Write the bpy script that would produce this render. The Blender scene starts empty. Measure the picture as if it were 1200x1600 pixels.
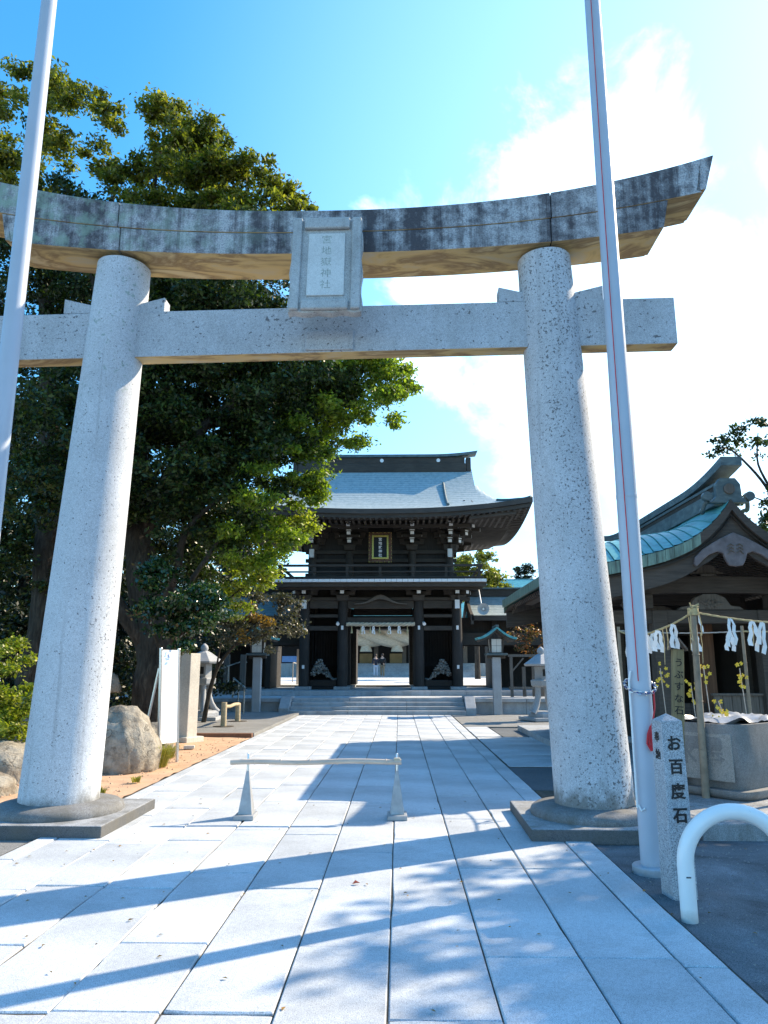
import bpy, bmesh, math, random
import numpy as np
from mathutils import Vector, Matrix, Quaternion
R = math.radians
SC = bpy.context.scene
COL = SC.collection
random.seed(7)
RNG = np.random.default_rng(11)

# ------------------------------------------------------------------ camera
cam = bpy.data.cameras.new('camera')
cam.sensor_fit = 'VERTICAL'; cam.sensor_height = 24.0
cam.lens = 1154 / 1600 * 24.0
cam.clip_start = 0.05; cam.clip_end = 2000
cam_ob = bpy.data.objects.new('camera', cam)
cam_ob.location = (0, 0, 1.5)
cam_ob.rotation_euler = (R(90 + 11.94), 0, R(1.14))
COL.objects.link(cam_ob); SC.camera = cam_ob

# ------------------------------------------------------------------ light
SUN_AZ, SUN_EL = 32.0, 35.5          # azimuth measured from +X towards +Y
sv = Vector((math.cos(R(SUN_EL)) * math.cos(R(SUN_AZ)), math.cos(R(SUN_EL)) * math.sin(R(SUN_AZ)), math.sin(R(SUN_EL))))
sun = bpy.data.lights.new('sun', 'SUN'); sun.energy = 3.7; sun.angle = R(0.5); sun.color = (1.0, 0.83, 0.60)
sun_ob = bpy.data.objects.new('sun', sun); sun_ob.location = sv * 60
sun_ob.rotation_euler = sv.to_track_quat('Z', 'Y').to_euler(); COL.objects.link(sun_ob)

world = bpy.data.worlds.new('World'); SC.world = world; world.use_nodes = True
def build_world():
    nt = world.node_tree; N = nt.nodes; L = nt.links
    bg = N['Background']
    sky = N.new('ShaderNodeTexSky'); sky.sky_type = 'NISHITA'; sky.sun_disc = False
    sky.sun_elevation = R(SUN_EL); sky.sun_rotation = R(90 - SUN_AZ)
    sky.air_density = 1.0; sky.dust_density = 0.6; sky.ozone_density = 1.6
    hs = N.new('ShaderNodeHueSaturation'); hs.inputs['Saturation'].default_value = 1.42; hs.inputs['Value'].default_value = 1.0
    hs.inputs['Hue'].default_value = 0.492
    L.new(sky.outputs[0], hs.inputs['Color'])
    tc = N.new('ShaderNodeTexCoord')
    nrm = N.new('ShaderNodeVectorMath'); nrm.operation = 'NORMALIZE'; L.new(tc.outputs['Generated'], nrm.inputs[0])
    # cumulus bank on the sunny side of the sky: two broad masses with ragged edges
    def dotp(v):
        dn = N.new('ShaderNodeVectorMath'); dn.operation = 'DOT_PRODUCT'; L.new(nrm.outputs[0], dn.inputs[0]); dn.inputs[1].default_value = Vector(v).normalized(); return dn.outputs['Value']
    def mth(op, a, b):
        x = N.new('ShaderNodeMath'); x.operation = op
        for k, v in enumerate((a, b)):
            if hasattr(v, 'links'): L.new(v, x.inputs[k])
            else: x.inputs[k].default_value = v
        return x.outputs[0]
    near_sun = dotp((0.62, 0.72, 0.30))
    mass = mth('MAXIMUM', dotp((0.27, 0.862, 0.431)), mth('ADD', dotp((0.78, 0.58, 0.24)), .05))
    n1 = N.new('ShaderNodeTexNoise'); n1.inputs['Scale'].default_value = 7.0; n1.inputs['Detail'].default_value = 10; n1.inputs['Roughness'].default_value = 0.6; n1.inputs['Distortion'].default_value = 0.35
    L.new(nrm.outputs[0], n1.inputs['Vector'])
    n2 = N.new('ShaderNodeTexNoise'); n2.inputs['Scale'].default_value = 2.6; n2.inputs['Detail'].default_value = 3
    L.new(nrm.outputs[0], n2.inputs['Vector'])
    nn = mth('ADD', mth('MULTIPLY', mth('SUBTRACT', n1.outputs[0], .5), .11), mth('MULTIPLY', mth('SUBTRACT', n2.outputs[0], .5), .10))
    m1v = mth('ADD', mass, nn)
    mr = N.new('ShaderNodeMapRange'); mr.interpolation_type = 'SMOOTHSTEP'; L.new(m1v, mr.inputs['Value'])
    mr.inputs['From Min'].default_value = 0.959; mr.inputs['From Max'].default_value = 0.979
    mr.inputs['To Min'].default_value = 0.0; mr.inputs['To Max'].default_value = 1.0
    # thin veil of high haze thickening towards the sun
    hz = N.new('ShaderNodeMapRange'); hz.interpolation_type = 'SMOOTHSTEP'; L.new(near_sun, hz.inputs['Value'])
    hz.inputs['From Min'].default_value = 0.48; hz.inputs['From Max'].default_value = 1.02; hz.inputs['To Min'].default_value = 0.03; hz.inputs['To Max'].default_value = 0.6
    veil = N.new('ShaderNodeMix'); veil.data_type = 'RGBA'
    L.new(hz.outputs[0], veil.inputs['Factor']); L.new(hs.outputs[0], veil.inputs['A']); veil.inputs['B'].default_value = (2.3, 3.7, 5.4, 1)
    mix = N.new('ShaderNodeMix'); mix.data_type = 'RGBA'
    L.new(mr.outputs[0], mix.inputs['Factor']); L.new(veil.outputs['Result'], mix.inputs['A']); mix.inputs['B'].default_value = (3.4, 5.0, 6.6, 1)
    L.new(mix.outputs['Result'], bg.inputs['Color']); bg.inputs['Strength'].default_value = 0.15
build_world()
SC.view_settings.view_transform = 'Standard'
try: SC.view_settings.look = 'None'
except Exception: pass
SC.view_settings.exposure = 1.4; SC.view_settings.gamma = 1.0; SC.view_settings.use_curve_mapping = False

# ------------------------------------------------------------------ material helpers
class NT:
    def __init__(s, name):
        s.m = bpy.data.materials.new(name); s.m.use_nodes = True
        s.t = s.m.node_tree; s.b = s.t.nodes['Principled BSDF']; s.out = s.t.nodes['Material Output']
        s.tc = s.t.nodes.new('ShaderNodeTexCoord')
    def n(s, typ, **kw):
        x = s.t.nodes.new(typ)
        for k, v in kw.items():
            if k in x.inputs: x.inputs[k].default_value = v
            else: setattr(x, k, v)
        return x
    def l(s, a, b): s.t.links.new(a, b)
    def coord(s, scale=(1, 1, 1), src='Object'):
        mp = s.n('ShaderNodeMapping'); mp.inputs['Scale'].default_value = scale
        s.l(s.tc.outputs[src], mp.inputs['Vector']); return mp.outputs[0]
    def noise(s, sc, det=4, rough=0.55, vec=None, dist=0.0):
        x = s.n('ShaderNodeTexNoise', Scale=sc, Detail=det, Roughness=rough, Distortion=dist)
        s.l(vec if vec is not None else s.coord(), x.inputs['Vector']); return x.outputs['Fac']
    def ramp(s, fac, stops, interp='LINEAR'):
        r = s.n('ShaderNodeValToRGB'); cr = r.color_ramp; cr.interpolation = interp
        cr.elements[0].position, cr.elements[0].color = stops[0][0], c4(stops[0][1])
        cr.elements[1].position, cr.elements[1].color = stops[-1][0], c4(stops[-1][1])
        for p, c in stops[1:-1]:
            e = cr.elements.new(p); e.color = c4(c)
        s.l(fac, r.inputs['Fac']); return r.outputs['Color']
    def mix(s, fac, a, b, mode='MIX'):
        x = s.n('ShaderNodeMix'); x.data_type = 'RGBA'; x.blend_type = mode
        for k, v in (('Factor', fac), ('A', a), ('B', b)):
            sock = [i for i in x.inputs if i.name == k and (i.type == 'RGBA' if k != 'Factor' else i.type == 'VALUE')][0]
            if hasattr(v, 'is_linked') or hasattr(v, 'links'): s.l(v, sock)
            elif k == 'Factor': sock.default_value = v
            else: sock.default_value = c4(v)
        return [o for o in x.outputs if o.type == 'RGBA'][0]
    def math(s, op, a, b=None):
        x = s.n('ShaderNodeMath'); x.operation = op
        if op == 'MULTIPLY_ADD': x.inputs[2].default_value = 0.0
        for i, v in enumerate((a, b)):
            if v is None: continue
            if hasattr(v, 'links'): s.l(v, x.inputs[i])
            else: x.inputs[i].default_value = v
        return x.outputs[0]
    def bump(s, h, strength=0.3, dist=0.01):
        x = s.n('ShaderNodeBump', Strength=strength, Distance=dist); s.l(h, x.inputs['Height']); s.l(x.outputs[0], s.b.inputs['Normal'])
    def color(s, c):
        if hasattr(c, 'links'): s.l(c, s.b.inputs['Base Color'])
        else: s.b.inputs['Base Color'].default_value = c4(c)
    def set(s, rough=0.7, metal=0.0, spec=0.35):
        s.b.inputs['Roughness'].default_value = rough; s.b.inputs['Metallic'].default_value = metal
        s.b.inputs['Specular IOR Level'].default_value = spec; return s.m
def c4(c): return (c[0], c[1], c[2], 1.0) if len(c) == 3 else tuple(c)
def g(v, t=(1, 1, 1)): return (v * t[0], v * t[1], v * t[2])

def granite(name, base=(.46, .46, .45), speck=0.5, spots=0.0, stain=0.0, per_object=0.0, rough=.8, spotscale=40, grime=None, lichen=None):
    s = NT(name)
    big = s.noise(1.1, 5, .6)
    col = s.ramp(big, [(.3, g(.82, base)), (.7, g(1.1, base))])
    fine = s.noise(170, 2, .7)
    col = s.mix(speck, col, s.ramp(fine, [(.36, (.28, .28, .3)), (.5, (1, 1, 1)), (.66, (1.35, 1.35, 1.35))]), 'MULTIPLY')
    mid = s.noise(38, 3, .7)
    col = s.mix(speck * .7, col, s.ramp(mid, [(.35, (.62, .62, .64)), (.55, (1, 1, 1))]), 'MULTIPLY')
    if spots:
        v = s.noise(spotscale, 3, .5); gate = s.noise(1.3, 3, .6, s.coord((1.8, 1.8, .5)))
        thr = s.math('ADD', v, s.math('MULTIPLY', gate, .3))
        col = s.mix(s.ramp(thr, [(.85 - spots * .09, (0, 0, 0)), (.88 - spots * .09, (.85, .85, .85))]), col, (.10, .10, .11))
    if stain:
        st = s.noise(2.2, 6, .65, s.coord((2.2, 2.2, .7)))
        col = s.mix(s.ramp(st, [(.5 - .1 * stain, (0, 0, 0)), (.72, (stain, stain, stain))]), col, (.12, .115, .1))
    if grime or lichen:
        sz = s.n('ShaderNodeSeparateXYZ'); s.l(s.tc.outputs['Object'], sz.inputs[0]); Z = sz.outputs['Z']
    if grime:                                          # splash dirt and moss creeping up from the foot, ragged edge
        h = s.math('SUBTRACT', s.math('MULTIPLY', s.noise(5, 6, .7, s.coord((1, 1, .6))), grime * 2.0), Z)
        col = s.mix(s.ramp(s.math('MULTIPLY_ADD', h, 3.0), [(.05, (0, 0, 0)), (.5, (.75, .75, .75))]), col, (.13, .125, .11))
        run = s.noise(3.5, 4, .6, s.coord((3, 3, .10)))
        col = s.mix(s.ramp(run, [(.58, (0, 0, 0)), (.72, (.4, .4, .4))]), col, (.20, .20, .21))
    if lichen:
        lz = s.ramp(s.math('MULTIPLY', s.math('SUBTRACT', Z, lichen), .5), [(0, (0, 0, 0)), (.5, (.9, .9, .9))])
        lc = s.ramp(s.noise(17, 3, .55), [(.62, (0, 0, 0)), (.67, (.8, .8, .8))])
        col = s.mix(s.mix(1.0, lz, lc, 'MULTIPLY'), col, (.22, .30, .27))
    if per_object:
        wear = s.noise(.9, 6, .68, s.coord((1, 1, 1), 'Object'), .4)
        col = s.mix(.55, col, s.ramp(wear, [(.34, (.70, .70, .70)), (.5, (1, 1, 1)), (.7, (1.08, 1.08, 1.06))]), 'MULTIPLY')
        pit = s.noise(22, 4, .7); col = s.mix(s.ramp(pit, [(.66, (0, 0, 0)), (.74, (.5, .5, .5))]), col, (.24, .24, .23))
        oi = s.n('ShaderNodeObjectInfo')
        col = s.mix(1.0, col, s.ramp(oi.outputs['Random'], [(0, (1 - per_object,) * 3), (1, (1 + per_object * .6,) * 3)]), 'MULTIPLY')
    s.color(col); s.bump(s.math('ADD', s.math('MULTIPLY', fine, .5), s.math('MULTIPLY', s.noise(18, 4, .6), 1.0)), .35, .006)
    return s.set(rough)

def simple(name, col, rough=.7, metal=0, var=.15, scale=6, spec=.35, bump=.1, stretch=(1, 1, 1), bscale=None):
    s = NT(name); vec = s.coord(stretch)
    f = s.noise(scale, 5, .6, vec)
    s.color(s.ramp(f, [(.3, g(1 - var, col)), (.7, g(1 + var, col))]))
    if bump: s.bump(s.noise(bscale or scale * 4, 4, .6, vec), bump, .01)
    return s.set(rough, metal, spec)

def leafmat(name, c1, c2, c3=None, trans=.35, rough=.42, spec=.4):
    s = NT(name); geo = s.n('ShaderNodeNewGeometry')
    st = [(0, c1), (1, c2)] if c3 is None else [(0, c1), (.6, c2), (1, c3)]
    col = s.ramp(geo.outputs['Random Per Island'], st)
    cl = s.noise(.55, 3, .6)
    col = s.mix(1.0, col, s.ramp(cl, [(.35, (.72, .78, .7)), (.65, (1.3, 1.22, 1.0))]), 'MULTIPLY')
    s.color(col); s.set(rough, 0, spec)
    tr = s.n('ShaderNodeBsdfTranslucent')
    s.l(s.mix(1.0, col, (1.5, 1.75, .55), 'MULTIPLY'), tr.inputs['Color'])
    ms = s.n('ShaderNodeMixShader'); ms.inputs[0].default_value = trans
    s.l(s.b.outputs[0], ms.inputs[1]); s.l(tr.outputs[0], ms.inputs[2]); s.l(ms.outputs[0], s.out.inputs['Surface'])
    return s.m

def kasagi_mat(name, base):
    s = NT(name)
    sp = s.noise(60, 3, .7)
    col = s.mix(.8, base, s.ramp(sp, [(.35, (.45, .46, .5)), (.5, (1, 1, 1)), (.62, (1.3, 1.3, 1.28))]), 'MULTIPLY')
    blot = s.noise(7, 6, .7)
    streak = s.noise(1.5, 6, .68, s.coord((2.3, .3, .045)), .5)
    patch = s.noise(.55, 2, .5, s.coord((1, .2, .3)))
    fac = s.math('ADD', s.math('MULTIPLY', blot, .36), s.math('ADD', s.math('MULTIPLY', streak, .55), s.math('MULTIPLY', patch, .26)))
    sxx = s.n('ShaderNodeSeparateXYZ'); s.l(s.tc.outputs['Object'], sxx.inputs[0])
    fac = s.math('ADD', fac, s.math('MULTIPLY', sxx.outputs['X'], .005))      # the right half is the sootier one
    col = s.mix(s.ramp(fac, [(.535, (0, 0, 0)), (.59, (.5, .5, .5)), (.66, (.92, .92, .92))]), col, (.05, .048, .058))
    # pale green lichen, mostly on the older left half of the lintel
    sx = s.n('ShaderNodeSeparateXYZ'); s.l(s.tc.outputs['Object'], sx.inputs[0])
    left = s.ramp(s.math('MULTIPLY_ADD', sx.outputs['X'], -.25), [(0, (0, 0, 0)), (.9, (1, 1, 1))])
    lich = s.ramp(s.noise(4.5, 6, .7), [(.46, (0, 0, 0)), (.6, (.8, .8, .8))])
    col = s.mix(s.mix(1.0, left, lich, 'MULTIPLY'), col, (.26, .36, .30))
    s.color(col); s.bump(s.math('ADD', sp, blot), .4, .01)
    return s.set(.88, 0, .2)

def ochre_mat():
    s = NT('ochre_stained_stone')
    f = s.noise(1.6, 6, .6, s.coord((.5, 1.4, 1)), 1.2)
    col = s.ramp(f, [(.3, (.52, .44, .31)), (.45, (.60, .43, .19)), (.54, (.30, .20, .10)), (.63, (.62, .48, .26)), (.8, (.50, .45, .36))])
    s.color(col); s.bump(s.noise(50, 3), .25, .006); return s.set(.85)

def woodmat(name, col, grain=(18, 18, 1.2), rough=.75, var=.3):
    s = NT(name); f = s.noise(2.0, 6, .65, s.coord(grain)); f2 = s.noise(1.3, 3)
    c = s.ramp(f, [(.3, g(1 - var, col)), (.7, g(1 + var, col))])
    c = s.mix(.6, c, s.ramp(f2, [(.3, (.7, .7, .7)), (.7, (1.2, 1.2, 1.2))]), 'MULTIPLY')
    s.color(c); s.bump(f, .25, .006); return s.set(rough, 0, .3)

def coppermat(name, a, b, c, streak=(2, 2, 6)):
    s = NT(name); f = s.noise(1.8, 6, .65, s.coord(streak)); f2 = s.noise(9, 4, .6)
    col = s.ramp(s.math('ADD', s.math('MULTIPLY', f, .75), s.math('MULTIPLY', f2, .25)), [(.34, a), (.5, b), (.64, c)])
    s.color(col); s.bump(f2, .12, .005); return s.set(.48, .0, .5)

M = {}
M['pillar'] = granite('pale_granite', (.55, .58, .62), .55, .35, .0, grime=.32, lichen=3.9)
M['pillar_spotted'] = granite('spotted_granite', (.51, .54, .58), .6, 1.05, .15, grime=.42)
M['beam'] = granite('beam_granite', (.47, .50, .54), .65, .45, .25, spotscale=26)
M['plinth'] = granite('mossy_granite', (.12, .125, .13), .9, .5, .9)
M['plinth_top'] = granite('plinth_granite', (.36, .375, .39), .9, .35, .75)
M['kasagi'] = kasagi_mat('weathered_lintel_granite', (.39, .41, .44))
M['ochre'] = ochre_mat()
M['plaque'] = granite('plaque_granite', (.46, .47, .47), .6, .1, .45)
M['plaque_panel'] = granite('plaque_panel_granite', (.62, .63, .62), .35, 0, .12)
M['carved'] = simple('carved_letter_green', (.30, .34, .31), .9, var=.4, scale=40)
M['ring'] = granite('stained_ring_granite', (.21, .215, .22), .8, .5, .95)
M['ink'] = simple('ink_black', (.02, .02, .022), .6, var=.05, bump=0)
M['slab'] = granite('paving_granite', (.55, .585, .62), .6, 0, .22, per_object=.11)
M['mortar'] = simple('joint_soil', (.085, .075, .06), .95, var=.4, scale=14)
M['stone'] = granite('step_granite', (.40, .425, .45), .5, 0, .35, per_object=.08)
M['post_stone'] = granite('post_granite', (.43, .455, .49), .95, 0, .06)
M['lantern_stone'] = granite('lantern_granite', (.40, .415, .43), .5, 0, .15)
M['warm_stone'] = granite('warm_stone', (.62, .59, .52), .5, 0, .15)
M['basin'] = granite('basin_granite', (.25, .25, .25), .6, 0, .7)
M['asphalt'] = granite('asphalt_grey', (.125, .14, .155), .9, 0, .4, rough=.93)
def patchy_asphalt():
    s = NT('patchy_asphalt'); f = s.noise(1.3, 6, .65, s.coord(), .6); fine = s.noise(150, 2, .7)
    c = s.ramp(f, [(.34, (.055, .06, .065)), (.48, (.12, .135, .15)), (.58, (.15, .17, .19)), (.7, (.23, .255, .28))])
    c = s.mix(.9, c, s.ramp(fine, [(.36, (.4, .4, .4)), (.5, (1, 1, 1)), (.66, (1.4, 1.4, 1.4))]), 'MULTIPLY')
    s.color(c); s.bump(s.math('ADD', fine, s.noise(30, 4)), .5, .006); return s.set(.9)
M['asphalt_patchy'] = patchy_asphalt()
M['gravel'] = granite('gravel_grey', (.26, .26, .25), .9, 0, .3, rough=.95)
M['sand'] = simple('orange_sand', (.52, .335, .215), .95, var=.18, scale=2.5, bump=.5, bscale=60)
M['earth'] = simple('dark_earth', (.06, .05, .038), .95, var=.4, scale=1.4, bump=.4)
M['wood_dark'] = woodmat('dark_stained_timber', (.034, .030, .028))
M['wood_beam'] = woodmat('dark_beam_timber', (.062, .052, .044), (1.2, 18, 18))
M['wood_rafter'] = woodmat('grey_brown_rafter', (.075, .064, .056), (1.2, 18, 18))
M['wood_grey'] = woodmat('grey_weathered_timber', (.13, .115, .10))
M['wood_brown'] = woodmat('red_brown_timber', (.17, .085, .05))
M['wood_pale'] = woodmat('pale_log', (.42, .34, .22), (1.2, 9, 9))
M['wood_sign'] = woodmat('olive_sign_timber', (.21, .19, .11))
M['bamboo'] = simple('dry_bamboo', (.50, .42, .35), .55, var=.2, scale=5, stretch=(1, 6, 6))
M['bamboo_grey'] = simple('grey_bamboo', (.24, .20, .15), .7, var=.35, scale=5)
M['white'] = simple('white_paint', (.80, .80, .80), .45, var=.03, bump=0)
def scuffed(name, col, rough, spec, foot, metal=0.0):
    s = NT(name); f = s.noise(9, 6, .7); sz = s.n('ShaderNodeSeparateXYZ'); s.l(s.tc.outputs['Object'], sz.inputs[0])
    c = s.ramp(s.noise(2.2, 5), [(.3, g(.93, col)), (.7, g(1.04, col))])
    c = s.mix(s.ramp(f, [(.66, (0, 0, 0)), (.75, (.45, .45, .45))]), c, (.36, .35, .33))
    h = s.math('SUBTRACT', s.math('MULTIPLY', s.noise(14, 5, .7), foot * 2), sz.outputs['Z'])
    c = s.mix(s.ramp(s.math('MULTIPLY', h, 6.0), [(0, (0, 0, 0)), (.6, (.7, .7, .7))]), c, (.20, .18, .15))
    s.color(c); s.bump(f, .04, .003); return s.set(rough, metal, spec)
M['steel'] = simple('brushed_steel', (.62, .63, .64), .35, .9, .06, bump=0)
M['white_hoop'] = scuffed('white_powder_coat', (.82, .83, .83), .32, .5, .05)
M['galv'] = simple('dull_galvanised_metal', (.34, .355, .37), .55, .35, .18, 9, bump=.05)
M['pole'] = scuffed('satin_pole_paint', (.42, .47, .55), .38, .5, .06)
M['rail'] = simple('dull_rail_metal', (.40, .38, .34), .45, .6, .1, bump=0)
M['roof_grey'] = None
M['copper_teal'] = coppermat('teal_copper', (.055, .22, .24), (.085, .34, .37), (.13, .43, .43))
M['copper_green'] = coppermat('streaked_green_copper', (.05, .06, .05), (.12, .2, .17), (.19, .30, .25), (9, 9, .6))
M['copper_grey'] = coppermat('grey_green_copper', (.045, .07, .075), (.08, .115, .125), (.14, .19, .19))
M['gold'] = simple('gilded_metal', (.62, .42, .10), .35, .8, .2, 20)
M['brown_carving'] = simple('brown_carving', (.13, .06, .03), .5, var=.4, scale=14)
M['black'] = simple('lacquer_black', (.008, .008, .009), .5, var=.1, bump=0)
M['paper'] = simple('white_paper', (.82, .82, .82), .8, var=.03, bump=0)
M['straw'] = simple('straw_rope', (.46, .37, .20), .85, var=.25, scale=30)
M['straw_pale'] = simple('pale_straw_rope', (.52, .45, .34), .9, var=.25, scale=4, stretch=(1, 5, 5))
M['rope_grey'] = simple('grey_rope', (.38, .36, .33), .9, var=.25, scale=30)
M['red'] = simple('red_cord', (.55, .03, .04), .5, var=.1, bump=0)
M['blue_cord'] = simple('blue_cord', (.08, .10, .28), .6, bump=0)
M['rock'] = None; M['bark'] = None
M['paper_lamp'] = simple('lamp_paper', (.62, .62, .58), .6, var=.05, bump=0)
M['teal_sheet'] = simple('bright_teal_sheet', (.08, .42, .55), .5, var=.1, bump=0)
M['dark_cloth'] = simple('navy_cloth', (.02, .022, .035), .9)
M['jeans'] = simple('pale_jeans', (.36, .42, .5), .9)
M['khaki'] = simple('khaki_cloth', (.24, .19, .12), .9)
M['skin'] = simple('skin', (.50, .33, .25), .6, bump=0)
M['hair'] = simple('brown_hair', (.05, .03, .02), .6)
M['yellow'] = simple('yellow_fruit', (.75, .55, .06), .5, var=.2)
M['amber'] = simple('amber_panel', (.42, .32, .18), .6, var=.2, scale=1.2)
M['blue_sign'] = simple('blue_print', (.08, .22, .5), .5, bump=0)
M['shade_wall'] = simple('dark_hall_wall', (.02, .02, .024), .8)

def roofmat():
    s = NT('grey_shingle_roof')
    sx = s.n('ShaderNodeSeparateXYZ'); s.l(s.tc.outputs['Object'], sx.inputs[0])
    w = s.n('ShaderNodeTexWave'); w.wave_type = 'BANDS'; w.bands_direction = 'Z'
    w.inputs['Scale'].default_value = 2.4; w.inputs['Distortion'].default_value = .25; s.l(s.tc.outputs['Object'], w.inputs['Vector'])
    col = s.ramp(s.noise(2.2, 6, .65, s.coord((3, 3, 1))), [(.3, (.22, .29, .30)), (.5, (.31, .38, .39)), (.7, (.39, .45, .455))])
    br = s.n('ShaderNodeTexNoise', Scale=9.0, Detail=2.0); s.l(s.coord((2.5, 1, 6)), br.inputs['Vector'])
    col = s.mix(.35, col, s.ramp(br.outputs['Fac'], [(.35, (.7, .7, .72)), (.65, (1.2, 1.2, 1.2))]), 'MULTIPLY')
    col = s.mix(.5, col, s.ramp(w.outputs['Fac'], [(0, (.6, .62, .64)), (.25, (1, 1, 1))]), 'MULTIPLY')
    s.color(col); s.bump(w.outputs['Fac'], .4, .02); return s.set(.6, 0, .4)
M['roof_grey'] = roofmat()

def rockmat():
    s = NT('lichened_rock')
    f = s.noise(1.6, 8, .65); f2 = s.noise(7, 6, .7); v = s.n('ShaderNodeTexVoronoi', Scale=1.3); v.feature = 'DISTANCE_TO_EDGE'
    wv = s.n('ShaderNodeVectorMath'); wv.operation = 'ADD'; s.l(s.coord((1, 1, 1.4)), wv.inputs[0]); nn = s.n('ShaderNodeTexNoise', Scale=2.5, Detail=5.0); s.l(s.coord(), nn.inputs['Vector']); s.l(nn.outputs['Color'], wv.inputs[1])
    s.l(wv.outputs[0], v.inputs['Vector'])
    col = s.ramp(f, [(.3, (.11, .095, .08)), (.43, (.27, .24, .20)), (.56, (.36, .34, .30)), (.66, (.22, .215, .205)), (.78, (.30, .30, .28))])
    col = s.mix(.7, col, s.ramp(f2, [(.35, (.5, .48, .45)), (.6, (1.15, 1.12, 1.05))]), 'MULTIPLY')
    col = s.mix(s.ramp(s.noise(1.9, 3), [(.46, (0, 0, 0)), (.6, (.8, .8, .8))]), col, s.ramp(v.outputs['Distance'], [(0, (.25, .23, .21)), (.02, (1, 1, 1))]), 'MULTIPLY')
    s.color(col); s.bump(s.math('ADD', s.math('ADD', f, s.math('MULTIPLY', f2, .5)), s.noise(3.2, 8, .75)), .8, .06)
    return s.set(.9, 0, .2)
M['rock'] = rockmat()
def barkmat():
    s = NT('rough_bark'); f = s.noise(5, 7, .7, s.coord((2.5, 2.5, .5)), .6)
    s.color(s.ramp(f, [(.3, (.02, .017, .014)), (.55, (.06, .05, .04)), (.75, (.13, .11, .085))])); s.bump(f, .9, .05); return s.set(.95, 0, .15)
M['bark'] = barkmat()
M['leaf'] = leafmat('camphor_leaf', (.010, .022, .010), (.028, .050, .014), (.075, .105, .022), .22)
M['leaf_lit_edge'] = leafmat('sunlit_edge_leaf', (.07, .11, .02), (.16, .22, .03), (.30, .34, .05), .45)  # sunlight on the camphor's right fringe, put into a paler leaf colour
M['leaf_olive'] = leafmat('olive_leaf', (.045, .062, .014), (.14, .15, .026), (.27, .25, .045), .42)
M['leaf_gloss'] = leafmat('glossy_camellia_leaf', (.012, .035, .014), (.022, .06, .022), (.05, .10, .03), .15, .22, .8)
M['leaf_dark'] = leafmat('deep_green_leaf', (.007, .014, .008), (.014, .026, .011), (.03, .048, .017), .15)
M['leaf_autumn'] = leafmat('autumn_leaf', (.10, .07, .035), (.2, .12, .04), (.42, .2, .03), .35)
M['leaf_grey'] = leafmat('greyish_leaf', (.05, .05, .045), (.085, .08, .065), (.13, .115, .085), .2)
M['leaf_red'] = leafmat('reddish_leaf', (.05, .06, .03), (.16, .09, .05), (.38, .12, .07), .35)
M['leaf_yellow'] = leafmat('yellow_green_leaf', (.09, .13, .02), (.2, .23, .03), (.36, .36, .06), .4)
M['grass'] = leafmat('yellowed_grass', (.12, .14, .02), (.28, .26, .05), (.42, .34, .09), .35)

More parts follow.
